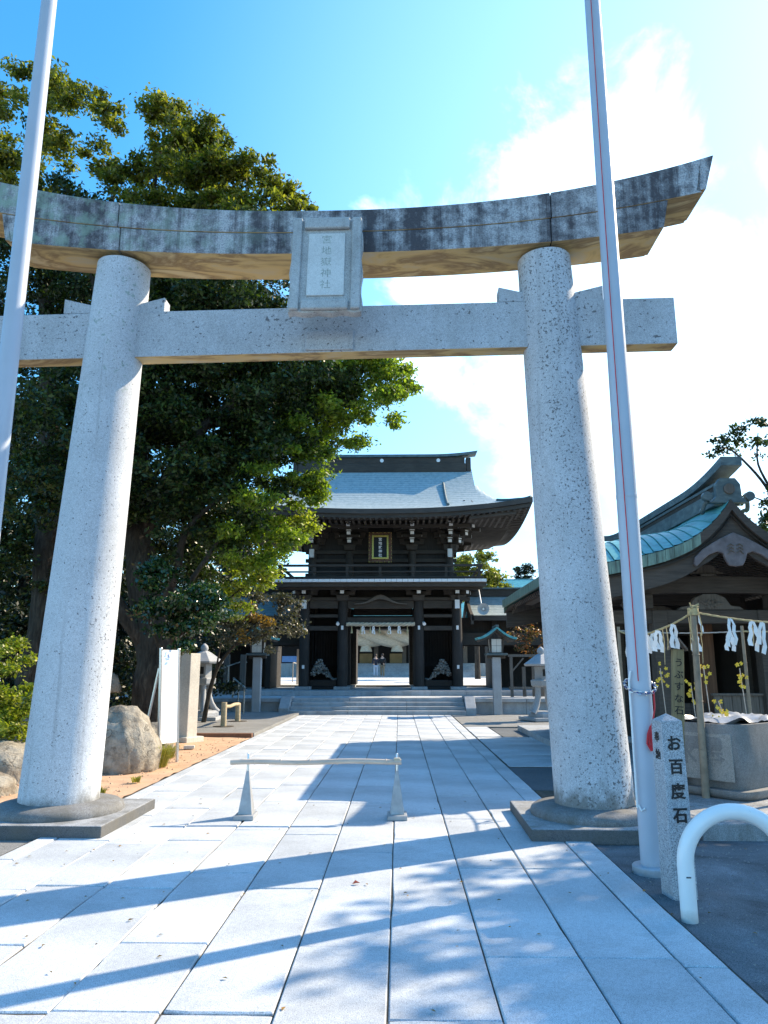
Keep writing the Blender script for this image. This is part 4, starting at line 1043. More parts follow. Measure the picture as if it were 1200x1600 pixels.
for sx in (-1, 1):
    m = MB(); m.grid(lambda i, j: (sx * dd[i], yy[j], zp(dd[i], yy[j]) - .26 + .02 * dd[i]), 18, 30); part('underside_boards', m, M['wood_rafter'], pav, smooth=60)
    m = MB()
    for k in range(34):
        y = .3 + k * .2; pts = [(sx * d, y, zp(d, y) - .31 + .02 * d) for d in np.linspace(.1, 2.45, 7)]
        for a, b in zip(pts, pts[1:]): m.beam(a, b, .07, .08)
    part('rafters', m, M['wood_grey'], pav, kind='stuff')
    # eave edge of short copper panels
    for k in range(16):
        y0, y1 = .07 + (PL - .14) * k / 16, .07 + (PL - .14) * (k + 1) / 16 - .008
        m = MB(); q = random.uniform(0, .006); m.bx(*sorted((sx * 2.60, sx * (2.66 + q))), y0, y1, 2.93, 3.10); part('eave_panel', m, M['copper_green'], pav)
    for yv in (0, PL):
        sg = 1 if yv == 0 else -1
        ncop = 15
        for k in range(ncop):
            d0, d1 = .52 + 2.1 * k / ncop, .52 + 2.1 * (k + 1) / ncop - .006
            if yv and k % 3: continue
            if yv: d1 = min(2.62, d0 + 2.1 * 3 / ncop)
            q = np.linspace(d0, d1, 3); m = MB(); m.strip([(sx * a, zv(a) - .006) for a in q], [(sx * a, zv(a) - .17 - .01 * a) for a in q], yv - sg * .03 + random.uniform(-.003, .003), yv + sg * .06)
            part('fascia_panel', m, M['copper_green'], pav)
        q = np.linspace(0, .52, 8); m = MB(); m.strip([(sx * a, zv(a) - .006) for a in q], [(sx * a, zv(a) - .17) for a in q], yv - sg * .025, yv + sg * .06); part('verge_cap', m, M['wood_rafter'], pav)
        q = np.linspace(0, 2.58, 22); m = MB(); m.strip([(sx * a, zv(a) - .172 - .01 * a) for a in q], [(sx * a, zv(a) - .50 - .02 * a - .12 * max(0, 1 - a / .5)) for a in q], yv + sg * .07, yv + sg * .15); part('barge_board', m, M['wood_rafter'], pav, smooth=40)
# ridge with upturned cap and end tile
upk = lambda y: .16 * (max(0, 1.6 - y) / 1.6) ** 2 + .16 * (max(0, y - PL + 1.6) / 1.6) ** 2
yy = np.linspace(-.12, PL + .12, 33)
def ridge_part(w, z0, z1, y_, name, mat, up=True):
    m = MB(); n = len(y_)
    for q in y_:
        u = upk(q) if up else 0
        m.v += [(-w, q, z0 + u * .9), (w, q, z0 + u * .9), (w, q, z1 + u), (-w, q, z1 + u)]
    for i in range(n - 1):
        for a in range(4): b = (a + 1) % 4; m.f.append((i * 4 + a, i * 4 + b, i * 4 + 4 + b, i * 4 + 4 + a)); m.mi.append(0)
    m.f += [(3, 2, 1, 0), tuple((n - 1) * 4 + a for a in range(4))]; m.mi += [0, 0]
    return part(name, m, mat, pav)
ridge_part(.20, 4.0, 4.22, np.linspace(.12, PL - .12, 20), 'ridge_base', M['copper_grey'], False)
ridge_part(.13, 4.221, 4.33, np.linspace(.14, PL - .14, 20), 'ridge_course', M['wood_beam'], False)
ridge_part(.15, 4.331, 4.375, np.linspace(.14, PL - .14, 20), 'ridge_course', M['copper_grey'], False)
ridge_part(.16, 4.40, 4.52, np.linspace(-.16, PL + .16, 33), 'ridge_cap', M['copper_grey'])
for yv, sg in ((0, 1), (PL, -1)):
    m = MB(); out = [(-.30, 4.02), (-.20, 4.12), (-.19, 4.32), (-.12, 4.42), (.12, 4.42), (.19, 4.32), (.20, 4.12), (.30, 4.02)]
    m.prism(out, yv + sg * .02, yv + sg * .13); e = part('ridge_end_tile', m, M['copper_grey'], pav, bevel=.012)
    m = MB(); m.tube([(0, yv + sg * .018, 4.24), (0, yv - sg * .02, 4.24)], .085, 24); part('round_boss', m, M['wood_grey'], e, bevel=.008)
    for sx in (-1, 1):
        m = MB()
        for r_, n_ in ((.075, 0),): m.tube([(sx * .33, yv + sg * .02, 4.13), (sx * .33, yv + sg * .12, 4.13)], .075, 20)
        part('scroll', m, M['copper_grey'], e, bevel=.01)
        m = MB(); P = [(sx * (.30 + .05 * math.sin(q)), yv + sg * (.1 + .08 * q), 4.05 - .05 * q + .03 * math.sin(q * 3)) for q in np.linspace(0, 3, 9)]; m.tube(P, .035, 7); part('tail_scroll', m, M['copper_grey'], e, smooth=60)
# gable pendant
half = [(0, 3.02), (.10, 3.035), (.15, 3.12), (.18, 3.22), (.27, 3.25), (.40, 3.20), (.50, 3.12), (.56, 3.06), (.60, 3.02), (.64, 3.06), (.62, 3.16), (.50, 3.28), (.34, 3.38), (.18, 3.47), (0, 3.55)]
out = half + [(-a, b) for a, b in reversed(half[1:-1])]
m = MB(); m.prism(out, .0, .065); part('gable_pendant', m, simple('pale_carving', (.15, .135, .145), .8, var=.3, scale=8), pav, bevel=.012)
m = MB()
for s_ in (-1, 1):
    for k in range(3): m.tube([(s_ * .02, -.008, 3.34 - .05 * k), (s_ * .07, -.012, 3.37 - .05 * k), (s_ * .12, -.006, 3.33 - .06 * k)], .010, 6)
part('pendant_relief', m, M['wood_grey'], pav, kind='stuff')
# frame: posts, beams, frog-leg struts
for yb in (1.15, 3.6, 6.05):
    for x in (-.86, .86):
        m = MB(); m.box((x, yb, 1.28), (.25, .25, 2.32)); part('post', m, M['wood_rafter'] if yb < 2 else WB, pav, bevel=.02)
        m = MB(); m.box((x, yb, .17), (.4, .4, .12), taper=.85); part('post_base', m, M['stone'], pav, bevel=.02)
    for x in (-1.6, 1.6):
        if yb < 2: continue
        m = MB(); m.box((x, yb, 1.5), (.2, .2, 2.75)); part('outer_post', m, WB, pav, bevel=.02)
    m = MB(); m.bx(-1.75, 1.75, yb - .09, yb + .09, 2.22, 2.44); part('lower_beam', m, M['wood_rafter'], pav, bevel=.015)
    # rainbow beam
    q = np.linspace(-1.6, 1.6, 33); arch = lambda x: .14 * min(1, max(0, (abs(x) - .45) / .5)) ** 1.5 if abs(x) < .95 else .14
    m = MB(); m.strip([(a, 2.97 + .03 * math.cos(a)) for a in q], [(a, 2.72 - (.10 * max(0, abs(a) - .5) ** 2)) for a in q], yb - .11, yb + .11); part('rainbow_beam', m, M['wood_rafter'], pav, bevel=.012)
    o1 = [(-.52, 0), (-.46, .05), (-.32, .07), (-.24, .2), (-.1, .265), (.1, .265), (.24, .2), (.32, .07), (.46, .05), (.52, 0)]
    m = MB(); m.prism([(a * 1.05, 2.445 + b) for a, b in o1], yb - .07, yb + .07); kk = part('frog_leg_strut', m, M['wood_grey'], pav, bevel=.012)
    m = MB(); r2 = random.Random(3)
    for c in range(9): m.tube([(r2.uniform(-.2, .2), yb - .075, 2.47 + r2.uniform(0, .12)), (r2.uniform(-.2, .2), yb - .085, 2.5 + r2.uniform(0, .12))], .018, 6)
    part('strut_carving', m, M['wood_grey'], kk, kind='stuff')
    m = MB(); m.box((0, yb, 3.0), (.26, .2, .08)); part('bearing_block', m, M['wood_grey'], pav, bevel=.01)
    m = MB(); m.prism([(a * .55, 3.04 + b * .6) for a, b in o1], yb - .05, yb + .05); part('frog_leg_strut', m, M['wood_grey'], pav, bevel=.01)
    for s_ in (-1, 1):
        m = MB(); m.prism([(s_ * a, b) for a, b in ((.98, 2.46), (1.35, 2.46), (1.42, 2.55), (1.30, 2.66), (1.05, 2.70), (.98, 2.70))], yb - .2, yb + .2); part('bracket_arm', m, M['wood_rafter'], pav, bevel=.015)
for sx in (-1, 1):
    m = MB(); m.bx(*sorted((sx * 2.0, sx * 2.2)), .4, PL - .4, 2.95, 3.12); part('purlin', m, M['wood_rafter'], pav, bevel=.01)
m = MB(); m.bx(-.09, .09, .1, PL - .1, 3.45, 3.6); part('ridge_purlin', m, M['wood_rafter'], pav)
# low board wall with pale cap, dark back wall
for k in range(14):
    x = -.05 + k * .145; m = MB(); m.bx(x + .003, x + .141, 1.16, 1.20, .14, 1.06); part('wall_board', m, M['wood_grey'], pav, bevel=.004)
m = MB(); m.bx(-.07, 2.0, 1.12, 1.24, 1.063, 1.10); part('wall_cap', m, M['wood_grey'], pav, bevel=.006)
for k in range(5):
    x = -.72 + k * .133; m = MB(); m.bx(x + .003, x + .13, 1.45, 1.49, .14, .93); part('wall_board', m, WB, pav)
m = MB(); m.bx(-1.6, 2.4, 6.5, 6.6, .1, 2.9); part('back_wall', m, M['wood_dark'], pav)
m = MB(); m.bx(2.25, 2.3, 1.2, 6.5, .1, 2.9); part('side_wall', m, M['wood_dark'], pav)
m = MB(); m.bx(.18, .42, 2.1, 2.32, .1, 2.44); part('inner_post', m, M['wood_brown'], pav, bevel=.015)
m = MB(); m.tube([(1.02, .32, 2.2), (1.02, .32, 3.26)], .04, 12); part('rain_pipe', m, M['copper_grey'], pav, smooth=60)
m = MB(); m.tube([(1.02, .32, 2.02), (1.02, .32, 2.22)], [.05, .09], 14); part('rain_hopper', m, M['copper_grey'], pav, smooth=50)
m = MB(); m.bx(0, .25, 0, .02, 0, .30); solo('notice_board', m, M['white'], 'small white notice board hanging at the right edge in front of the pavilion post', 'notice', loc=(PX + .82, PY + .8, 1.16))

# =================================================================== ROPED ENCLOSURE IN FRONT OF THE PAVILION
def stick(x, y, top, label, r=.03, lean=(0, 0), mat='bamboo_grey'):
    t = thing('bamboo_post', label, 'post', (x, y, .12), 0, 'posts of the roped enclosure')
    m = MB(); P = [(lean[0] * k / 8, lean[1] * k / 8, (top - .12) * k / 8) for k in range(9)]; m.tube(P, [r * (1 - .025 * k) for k in range(9)], 12); part('shaft', m, M[mat], t, smooth=60)
    for k in (2, 4, 6):
        m = MB(); p = P[k]; m.lathe([(r * .96, -.006), (r * 1.06, 0), (r * .96, .006)], p, 12); part('joint', m, M[mat], t)
    return t
A = (3.36, 8.56, 2.13); B = (2.98, 10.2, 2.0); C_ = (4.55, 10.0, 1.98); D_ = (5.1, 8.9, 2.02)
stick(3.33, 8.56, 2.16, 'thick grey bamboo post with a rope knot in front of the stone basin', .042, (.03, 0))
stick(B[0], B[1], 2.05, 'thin bamboo post beside the right torii column holding a rope', .026)
stick(C_[0], C_[1], 2.05, 'thin bamboo post in front of the board wall of the pavilion', .024)
stick(D_[0], D_[1], 2.08, 'bamboo post beyond the right edge holding the front rope', .04)
def hang(a, b, sag, n=40): return [tuple(np.array(a) * (1 - t) + np.array(b) * t - np.array((0, 0, sag * 4 * t * (1 - t)))) for t in np.linspace(0, 1, n)]
def rope_thing(a, b, sag, label, r=.011, mat='straw'):
    P = hang(a, b, sag); m = rope_mb(P, r, .9); o = part('straw_rope', m, M[mat], None, smooth=70); tag(o, label, 'rope', 'ropes of the enclosure'); return P
R1 = rope_thing(A, (3.02, 8.85, 1.93), .02, 'straw rope dropping from the knot of the thick bamboo post to the left')
R1b = rope_thing((3.02, 8.85, 1.93), B, .06, 'straw rope running behind the flagpole to the thin bamboo post')
R2 = rope_thing(A, D_, .05, 'straw rope stretching from the thick bamboo post to the right edge')
R3 = rope_thing(B, C_, .03, 'thin grey rope along the back of the enclosure', .008, 'rope_grey')
R4 = rope_thing(C_, D_, .04, 'straw rope along the right side of the enclosure', .01)
m = MB()
for k in range(5):
    a = [(3.36 + .05 * math.cos(q + k), 8.56 + .05 * math.sin(q + k), 2.10 + .016 * k) for q in np.linspace(0, 6.28, 14)]; m.tube(a, .012, 6, cap=False)
for k in range(6): m.tube([(3.36, 8.52, 2.14), (3.36 + random.uniform(-.05, .05), 8.50, 2.18), (3.36 + random.uniform(-.08, .08), 8.5, 2.2 + random.uniform(-.03, .03))], .007, 5)
m.tube([(3.40, 8.51, 2.13), (3.42, 8.5, 1.98), (3.41, 8.5, 1.86)], .006, 5); m.tube([(3.31, 8.51, 2.13), (3.30, 8.5, 1.95), (3.31, 8.5, 1.80)], .006, 5)
tag(part('rope_knot', m, M['straw'], None, smooth=60, kind='stuff'), 'frayed straw knot tied around the top of the thick bamboo post', 'knot'); bpy.data.objects['rope_knot'].pop('kind')
sh = [(R1, .55, .30, 'lowest white paper streamer on the rope dropping left from the thick bamboo post'), (R1, .95, .26, 'white paper streamer at the low bend of the rope left of the wooden name post'), (R1b, .25, .24, 'white paper streamer hanging just right of the flagpole'), (R1b, .72, .30, 'white paper streamer between flagpole and right torii column'),
      (R2, .04, .24, 'narrow white paper streamer right against the thick bamboo post'), (R2, .26, .33, 'wide white forked paper streamer right of the thick bamboo post'), (R2, .42, .28, 'white paper streamer second from the right edge on the front rope'), (R2, .50, .36, 'long white paper streamer at the right edge on the front rope'),
      (R3, .30, .25, 'small white paper streamer on the back rope above the wooden sign'), (R3, .62, .26, 'white paper streamer with a straw stem on the back rope'), (R3, .90, .26, 'white paper streamer on the back rope near the thin right post')]
for k, (P, t, h, lab) in enumerate(sh):
    p = P[int(t * (len(P) - 1))]; o = part('paper_streamer', shide_mb(h, .085 if k != 4 else .05, k + 3, two=k not in (4,)), M['paper'], None, loc=(p[0], p[1] - .012, p[2]), rot=(0, R(random.uniform(-6, 6)), R(random.uniform(-25, 25))))
    tag(o, lab, 'paper streamer', 'paper streamers on the enclosure ropes')
m = MB()
for k in range(7):
    P, t = random.choice([(R1, random.random()), (R2, random.random() * .6), (R3, random.random())]); p = P[int(t * 39)]; m.tube([p, (p[0] + .01, p[1], p[2] - .15), (p[0], p[1], p[2] - random.uniform(.25, .45))], .005, 5)
o = part('straw_strands', m, M['straw'], None, kind='stuff'); tag(o, 'loose straw strands hanging from the enclosure ropes', 'straw')
# stone basin
bs = thing('stone_basin', 'dark rounded stone trough with carved characters standing on the terrace behind the hoop', 'basin', (3.88, 9.06, .12), R(38))
m = MB(); n = 9
def rbox(lx, ly, h0, h1, bulge):
    o = MB(); N = 40; rows = 9
    for r in range(rows):
        v = r / (rows - 1); z = h0 + (h1 - h0) * v; k = 1 + bulge * math.sin(v * math.pi * .9) - .10 * (1 - v) ** 3
        for a in range(N):
            t = 2 * math.pi * (a + .5) / N; c, s = math.cos(t), math.sin(t); e = .28
            o.v.append((lx * k * math.copysign(abs(c) ** e, c), ly * k * math.copysign(abs(s) ** e, s), z))
    for r in range(rows - 1):
        for a in range(N): o.f.append((r * N + a, r * N + (a + 1) % N, (r + 1) * N + (a + 1) % N, (r + 1) * N + a)); o.mi.append(0)
    o.f.append(tuple((rows - 1) * N + a for a in range(N))); o.mi.append(0); return o
part('trough', rbox(.66, .46, .10, .78, .03), M['basin'], bs, smooth=60)
part('foot_slab', rbox(.72, .52, -.0, .10, .0), M['basin'], bs, smooth=40)
m = MB(); m.bx(-.674, -.655, -.36, .36, .18, .68); part('inscribed_panel', m, granite('panel_granite', (.34, .33, .31), .6, 0, .4), bs, bevel=.01)
letters('奉', .26, bs, M['basin'], Matrix.Translation((-.676, -.14, .58)) @ Matrix.Rotation(R(-90), 4, 'Z'), bold=.003)
letters('水', .26, bs, M['basin'], Matrix.Translation((-.676, .18, .58)) @ Matrix.Rotation(R(-90), 4, 'Z'), bold=.003)
m = MB(); rr = np.random.default_rng(4)
def top(i, j):
    x, y = -.62 + 1.24 * i / 23, -.42 + .84 * j / 15
    return (x, y, .80 + .03 * math.sin(x * 11 + 3 * math.sin(y * 9)) + .025 * math.sin(y * 19 + x * 7) + rr.uniform(-.008, .012))
m.grid(top, 24, 16); part('rippled_cover', m, simple('blue_grey_cover', (.30, .33, .38), .35, var=.2, scale=6), bs, smooth=80)
# wooden name post
wp = thing('name_post', 'mossy wooden name post with brushed characters and a small pitched cap', 'name post', (3.14, 8.85, .12), R(-6)); wp.rotation_euler = (R(0), R(4), R(-6))
m = MB(); m.bx(-.062, .062, -.05, .05, 0, 1.60); part('shaft', m, M['wood_sign'], wp, bevel=.006)
m = MB(); m.prism([(-.10, 1.585), (0, 1.70), (.10, 1.585), (.10, 1.61), (0, 1.73), (-.10, 1.61)], -.08, .08); part('pitched_cap', m, M['wood_grey'], wp)
letters('うぶすな石', .105, wp, M['ink'], Matrix.Translation((0, -.053, 1.50)), 1.28, bold=.001)
# yellow flowered branches
def flowers(x, y, z0, z1, label, seedv):
    rr = random.Random(seedv); t = thing('flower_branch', label, 'flower branch', (x, y, z0), 0, 'yellow flower branches in the enclosure')
    m = MB(); m.tube([(0, 0, 0), (.01, 0, (z1 - z0) * .6), (-.02, 0, z1 - z0)], .006, 6); part('stem', m, M['bamboo'], t)
    m = MB()
    for k in range(11):
        c = Vector((rr.uniform(-.08, .08), rr.uniform(-.05, .05), (z1 - z0) + rr.uniform(-.24, .06)))
        for q in range(5):
            a = q * 1.257 + rr.random(); d = Vector((math.cos(a), rr.uniform(-.7, .3), math.sin(a))) * .027; e = Vector((-d.z, 0, d.x)) * .6
            m.add([c, c + d * .6 + e * .7, c + d * 1.1, c + d * .6 - e * .7], [(0, 1, 2, 3)])
    part('blossoms', m, M['yellow'], t, kind='stuff')
flowers(3.86, 9.6, .12, 1.52, 'yellow blossoms on a tall bamboo stick above the middle of the basin', 1)
flowers(3.42, 9.9, .12, 1.50, 'yellow blossoms between the grey post and the wooden name post', 2)
flowers(3.80, 9.9, .12, 1.28, 'small yellow blossoms just right of the wooden name post', 3)
flowers(4.40, 9.8, .12, 1.50, 'yellow blossoms hanging near the right thin post', 4)
flowers(3.76, 9.0, .85, 1.12, 'pale yellow blossoms lying on the basin rim', 5)

# =================================================================== COPPER ROOFED LANTERNS
def copper_lantern(x, y, label, s=1.0):
    t = thing('lantern_post', label, 'lantern', (x, y, -.01), 0, 'copper roofed lanterns flanking the path')
    m = MB(); m.bx(-.135 * s, .135 * s, -.135 * s, .135 * s, 0, 1.87 * s); part('stone_post', m, M['lantern_stone'], t, bevel=.012)
    m = MB(); m.bx(-.30 * s, .30 * s, -.06 * s, .06 * s, 1.83 * s, 1.93 * s); m2 = part('bracket_arm', m, WR, t, bevel=.02)
    m = MB(); m.bx(-.35 * s, .35 * s, -.3 * s, .3 * s, 1.932 * s, 2.0 * s); part('base_plate', m, M['copper_grey'], t, bevel=.015)
    box = MB(); w, wt = .19 * s, .235 * s
    fr = part('lamp_frame', box.bx(-.16 * s, .16 * s, -.16 * s, .16 * s, 2.002 * s, 2.5 * s), WR, t)
    for sx in (-1, 1):
        for sy in (-1, 1):
            m = MB(); m.beam((sx * w, sy * w, 2.0 * s), (sx * wt, sy * wt, 2.52 * s), .045 * s, .045 * s); part('corner_post', m, WR, t)
    for k in range(4):
        Mx = Matrix.Rotation(k * math.pi / 2, 4, 'Z')
        for i in range(2):
            for j in range(2):
                m = MB(); x0, x1 = -.165 * s + .168 * s * i, -.165 * s + .168 * s * i + .16 * s; z0 = 2.03 * s + .225 * s * j; z1 = z0 + .215 * s
                yf = lambda z: -(w + (z / s - 2.0) / .52 * (wt - w)) + .0
                m.add([(x0, yf(z0), z0), (x1, yf(z0), z0), (x1, yf(z1), z1), (x0, yf(z1), z1), (x0, yf(z0) + .01, z0), (x1, yf(z0) + .01, z0), (x1, yf(z1) + .01, z1), (x0, yf(z1) + .01, z1)], [(0, 1, 2, 3), (7, 6, 5, 4), (0, 4, 5, 1), (1, 5, 6, 2), (2, 6, 7, 3), (3, 7, 4, 0)])
                m.xf(Mx); part('lamp_pane', m, M['paper_lamp'], fr)
    def rz(u): return 2.52 + .36 * (1 - abs(u)) ** 1.7
    m = MB(); uu = np.linspace(-1, 1, 25)
    m.strip([(u * .66 * s, rz(u) * s) for u in uu], [(u * .64 * s, (rz(u) - .07) * s) for u in uu], -.5 * s, .5 * s); part('curved_roof', m, M['copper_teal'], t, smooth=30)
    m = MB(); m.strip([(u * .62 * s, (rz(u) - .072) * s) for u in uu], [(u * .58 * s, (rz(u) - .13) * s) for u in uu], -.44 * s, .44 * s); part('barge_board', m, WR, t, smooth=30)
    m = MB(); m.bx(-.05 * s, .05 * s, -.52 * s, .52 * s, 2.86 * s, 2.93 * s); part('ridge', m, M['copper_grey'], t, bevel=.01)
    return t
cl = copper_lantern(-4.80, 25.5, 'copper roofed lantern on a stone post at the left of the path under trees')
dup(cl, (3.28, 25.5, -.01), 0, 'copper roofed lantern on a stone post at the right of the steps')
l3 = dup(cl, (3.35, 42, .75), 0, 'small copper roofed lantern seen beyond the right side opening of the gate')

# stone snow-viewing lanterns
def yuki(x, y, label):
    t = thing('stone_lantern', label, 'stone lantern', (x, y, .07), 0, 'stone lanterns near the terrace'); S = M['lantern_stone']
    m = MB(); m.bx(-.55, .55, -.55, .55, 0, .10); part('ground_slab', m, S, t, bevel=.015)
    m = MB(); m.lathe([(.5, .101), (.5, .2), (.42, .26)], n=6); part('base', m, S, t, bevel=.01)
    for k in range(4):
        a = k * math.pi / 2 + .4; m = MB(); P = [(r * math.cos(a), r * math.sin(a), z) for r, z in ((.46, .2), (.36, .3), (.27, .45), (.2, .65), (.18, .85), (.18, .98))]; m.tube(P, [.09, .085, .08, .075, .075, .08], 8); part('curved_leg', m, S, t, smooth=50)
    m = MB(); m.lathe([(.30, .96), (.36, 1.0), (.38, 1.14), (.34, 1.17)], n=6); part('platform', m, S, t, bevel=.01)
    m = MB(); m.lathe([(.24, 1.17), (.24, 1.55)], n=6); part('fire_box', m, S, t)
    m = MB()
    for k in range(3): a = k * 2.094 + .5; m.box((.215 * math.cos(a), .215 * math.sin(a), 1.37), (.02, .14, .2), a)
    part('light_opening', m, M['black'], t, kind='stuff')
    m = MB(); m.lathe([(.55, 1.56), (.58, 1.62), (.42, 1.72), (.22, 1.86), (.1, 1.92)], n=6); part('cap', m, S, t, bevel=.01)
    m = MB(); m.lathe([(.09, 1.92), (.12, 1.98), (.1, 2.06), (.02, 2.13)], n=12); part('jewel', m, S, t, smooth=60)
    return t
y1 = yuki(-5.62, 21.6, 'stone lantern with curved legs partly hidden behind the tall square stone pillar')
dup(y1, (4.25, 22.6, 0), .3, 'stone lantern with curved legs beside the right torii column in shade')

# =================================================================== LEFT SIDE OBJECTS
sg = thing('leaning_sign', 'tall narrow white sign board on legs beside the boulder', 'sign board', (-3.76, 12.5, 0), R(62)); sg.rotation_euler = (R(-3), 0, R(62))
m = MB(); m.bx(-.19, .19, -.012, .012, .30, 1.80); part('white_panel', m, M['white'], sg, bevel=.004)
for x in (-.205, .205):
    m = MB(); m.bx(x - .018, x + .018, -.02, .02, -.02, 1.83); part('leg', m, M['steel'], sg, bevel=.004)
    m = MB(); m.beam((x, .03, 1.5), (x, .45, 0), .03, .03); part('back_leg', m, M['steel'], sg)
m = MB(); rr = random.Random(2)
for k in range(26): z = 1.42 - k * .037; m.bx(-.155, .155 - rr.uniform(0, .08), -.0145, -.0135, z, z + .006)
part('faint_print_lines', m, simple('pale_grey_print', (.62, .64, .68), .6, bump=0), sg, kind='stuff')
m = MB()
for k in range(9):
    a = rr.uniform(0, 6.3); cx, cz = -.09 + rr.uniform(-.05, .05), 1.66 + rr.uniform(-.12, .09); m.box((cx, -.0145, cz), (.05, .002, .03), ry=a)
part('blue_motif', m, simple('pale_blue_print', (.30, .45, .75), .6, bump=0), sg, kind='stuff')
pm = MB(); pm.box((0, 0, .9), (.29, .29, 1.82)); t = thing('square_pillar', 'tall plain square stone pillar with one sunlit face behind the white sign', 'pillar', (-4.46, 16.05, 0), R(60)); part('shaft', pm, M['warm_stone'], t, bevel=.012)
m = MB(); m.box((0, 0, .04), (.5, .5, .12)); part('footing', m, M['warm_stone'], t, bevel=.015)
m = MB(); m.box((-5.14, 16.6, .62), (.28, .06, 1.26), R(25)); solo('timber_board', m, M['wood_pale'], 'brown upright timber board standing behind the white sign board', 'board', bevel=.01)
m = MB(); m.box((0, 0, .03), (.2, .12, .06), .2); solo('small_block', m, M['warm_stone'], 'small loose stone block on the sand right of the square pillar', 'block', loc=(-4.0, 14.6, 0), bevel=.01)
# log rail
lr = thing('log_rail', 'low rail of two short log posts joined by a bent pole on the grey court', 'log rail', (-4.42, 20, .06))
for y_, h_, x_ in ((-.9, .60, .02), (.95, .50, -.02)):
    m = MB(); m.tube([(x_, y_, 0), (x_, y_, h_)], [.075, .07], 14); part('log_post', m, M['wood_pale'], lr, smooth=50)
    m = MB(); m.lathe([(.28, 0), (.26, .02)], (x_, y_, 0), 16); part('footing', m, M['earth'], lr)
m = MB(); m.tube([(.02, -.95, .50), (.03, -.3, .47), (0, .4, .49), (-.02, 1.0, .47)], .045, 12); part('pole', m, M['wood_pale'], lr, smooth=60)
# metal handrails by the terrace
def handrail(x, y, n, dx, dy, z0, z1, label):
    t = thing('handrail', label, 'handrail', (x, y, .06), 0, 'thin handrails below the left corridor')
    for k in range(n):
        u = k / (n - 1); zt = z0 + (z1 - z0) * u; m = MB(); m.tube([(dx * u, dy * u, max(0, zt - .9)), (dx * u, dy * u, zt)], .022, 8); part('upright', m, M['rail'], t)
    m = MB(); m.tube([(0, 0, z0), (dx * .5, dy * .5, (z0 + z1) / 2), (dx, dy, z1), (dx + .05, dy - .05, z1 - .1)], .025, 8); part('rail', m, M['rail'], t)
handrail(-6.55, 25.0, 3, .95, -2.4, 1.15, .95, 'bent metal handrail nearest the stone lantern')
handrail(-5.75, 26.2, 3, .8, -2.0, 1.1, .85, 'metal handrail just left of the left lantern post')
handrail(-6.9, 27.5, 3, .9, 1.9, 1.3, 1.75, 'rising metal handrail in the dark under the trees')
handrail(-5.0, 35.5, 3, .5, 4.0, 1.7, 1.5, 'white handrail seen through the left opening of the gate')
m = MB(); m.bx(-.07, .07, -.03, .03, 0, 1.62); solo('white_board', m, M['white'], 'narrow white upright board in the left side opening of the gate', 'board', loc=(-4.72, 35.2, .76))
m = MB(); m.bx(-.45, .45, -.02, .02, 0, .34); solo('blue_banner', m, M['blue_sign'], 'blue banner low behind the left opening of the gate', 'banner', loc=(-6.4, 44, 1.85))
m = MB(); m.bx(-.08, .08, -.08, .08, 0, 1.55); solo('red_brown_post', m, M['wood_brown'], 'red brown post beside the small lantern beyond the right opening', 'post', loc=(3.15, 40, .78))
for k, (x, y) in enumerate(((-6.55, 28.6), (-5.95, 28.7))):
    m = MB(); m.bx(-.1, .1, -.1, .1, 0, 1.35); solo('stone_stub', m, M['wood_grey'], ('left' if k == 0 else 'right') + ' one of two grey posts in the dark left of the lantern', 'post', loc=(x, y, .66), group='grey posts left of the lantern', bevel=.01)

# loudspeaker
ls = thing('loudspeaker', 'grey horn loudspeaker fixed under the corner of the gate balcony', 'loudspeaker', (3.25, 28.6, 3.72), R(-8))
m = MB(); m.lathe([(.04, .30), (.05, .12), (.09, .04), (.22, -.06), (.225, -.075), (.2, -.06), (.08, .05), (.03, .07)], n=28); m.xf(Matrix.Rotation(R(90), 4, 'X').inverted()); part('horn', m, simple('speaker_grey', (.42, .43, .43), .6, bump=0), ls, smooth=60)
m = MB(); m.lathe([(.035, -.05), (.05, .0), (.03, .05)], n=14); m.xf(Matrix.Rotation(R(90), 4, 'X').inverted()); part('driver', m, M['steel'], ls, smooth=60)
m = MB(); m.tube([(0, .2, 0), (-.1, .5, .3), (-.2, .9, .9)], .025, 8); part('bracket', m, M['white'], ls, smooth=60)
# teal downpipe box beside the right wing
m = MB(); m.prism([(-.35, 0), (.32, 0), (.18, .62), (-.22, .62)], -.2, .2); solo('copper_hopper', m, M['teal_sheet'], 'bright teal copper hopper below the loudspeaker beside the corridor', 'hopper', loc=(3.25, 33.2, 3.35))
# timber trestle rack
tr = thing('timber_rack', 'dark open timber rack with diagonal braces beside the right lantern', 'rack', (4.78, 27.2, .5))
for x in (-.75, .75):
    m = MB(); m.bx(x - .05, x + .05, -.05, .05, 0, 1.42); part('post', m, M['wood_grey'], tr)
    m = MB(); m.beam((x * .95, 0, .9), (x * .4, 0, 1.36), .05, .05); part('brace', m, M['wood_grey'], tr)
for z in (.26, 1.40):
    m = MB(); m.bx(-.85, .85, -.045, .045, z, z + .09); part('rail', m, M['wood_grey'], tr)
for x in (-.25, .1, .4):
    m = MB(); m.bx(x - .06, x + .06, .3, .4, 0, 1.05); part('stake', m, M['wood_grey'], tr)

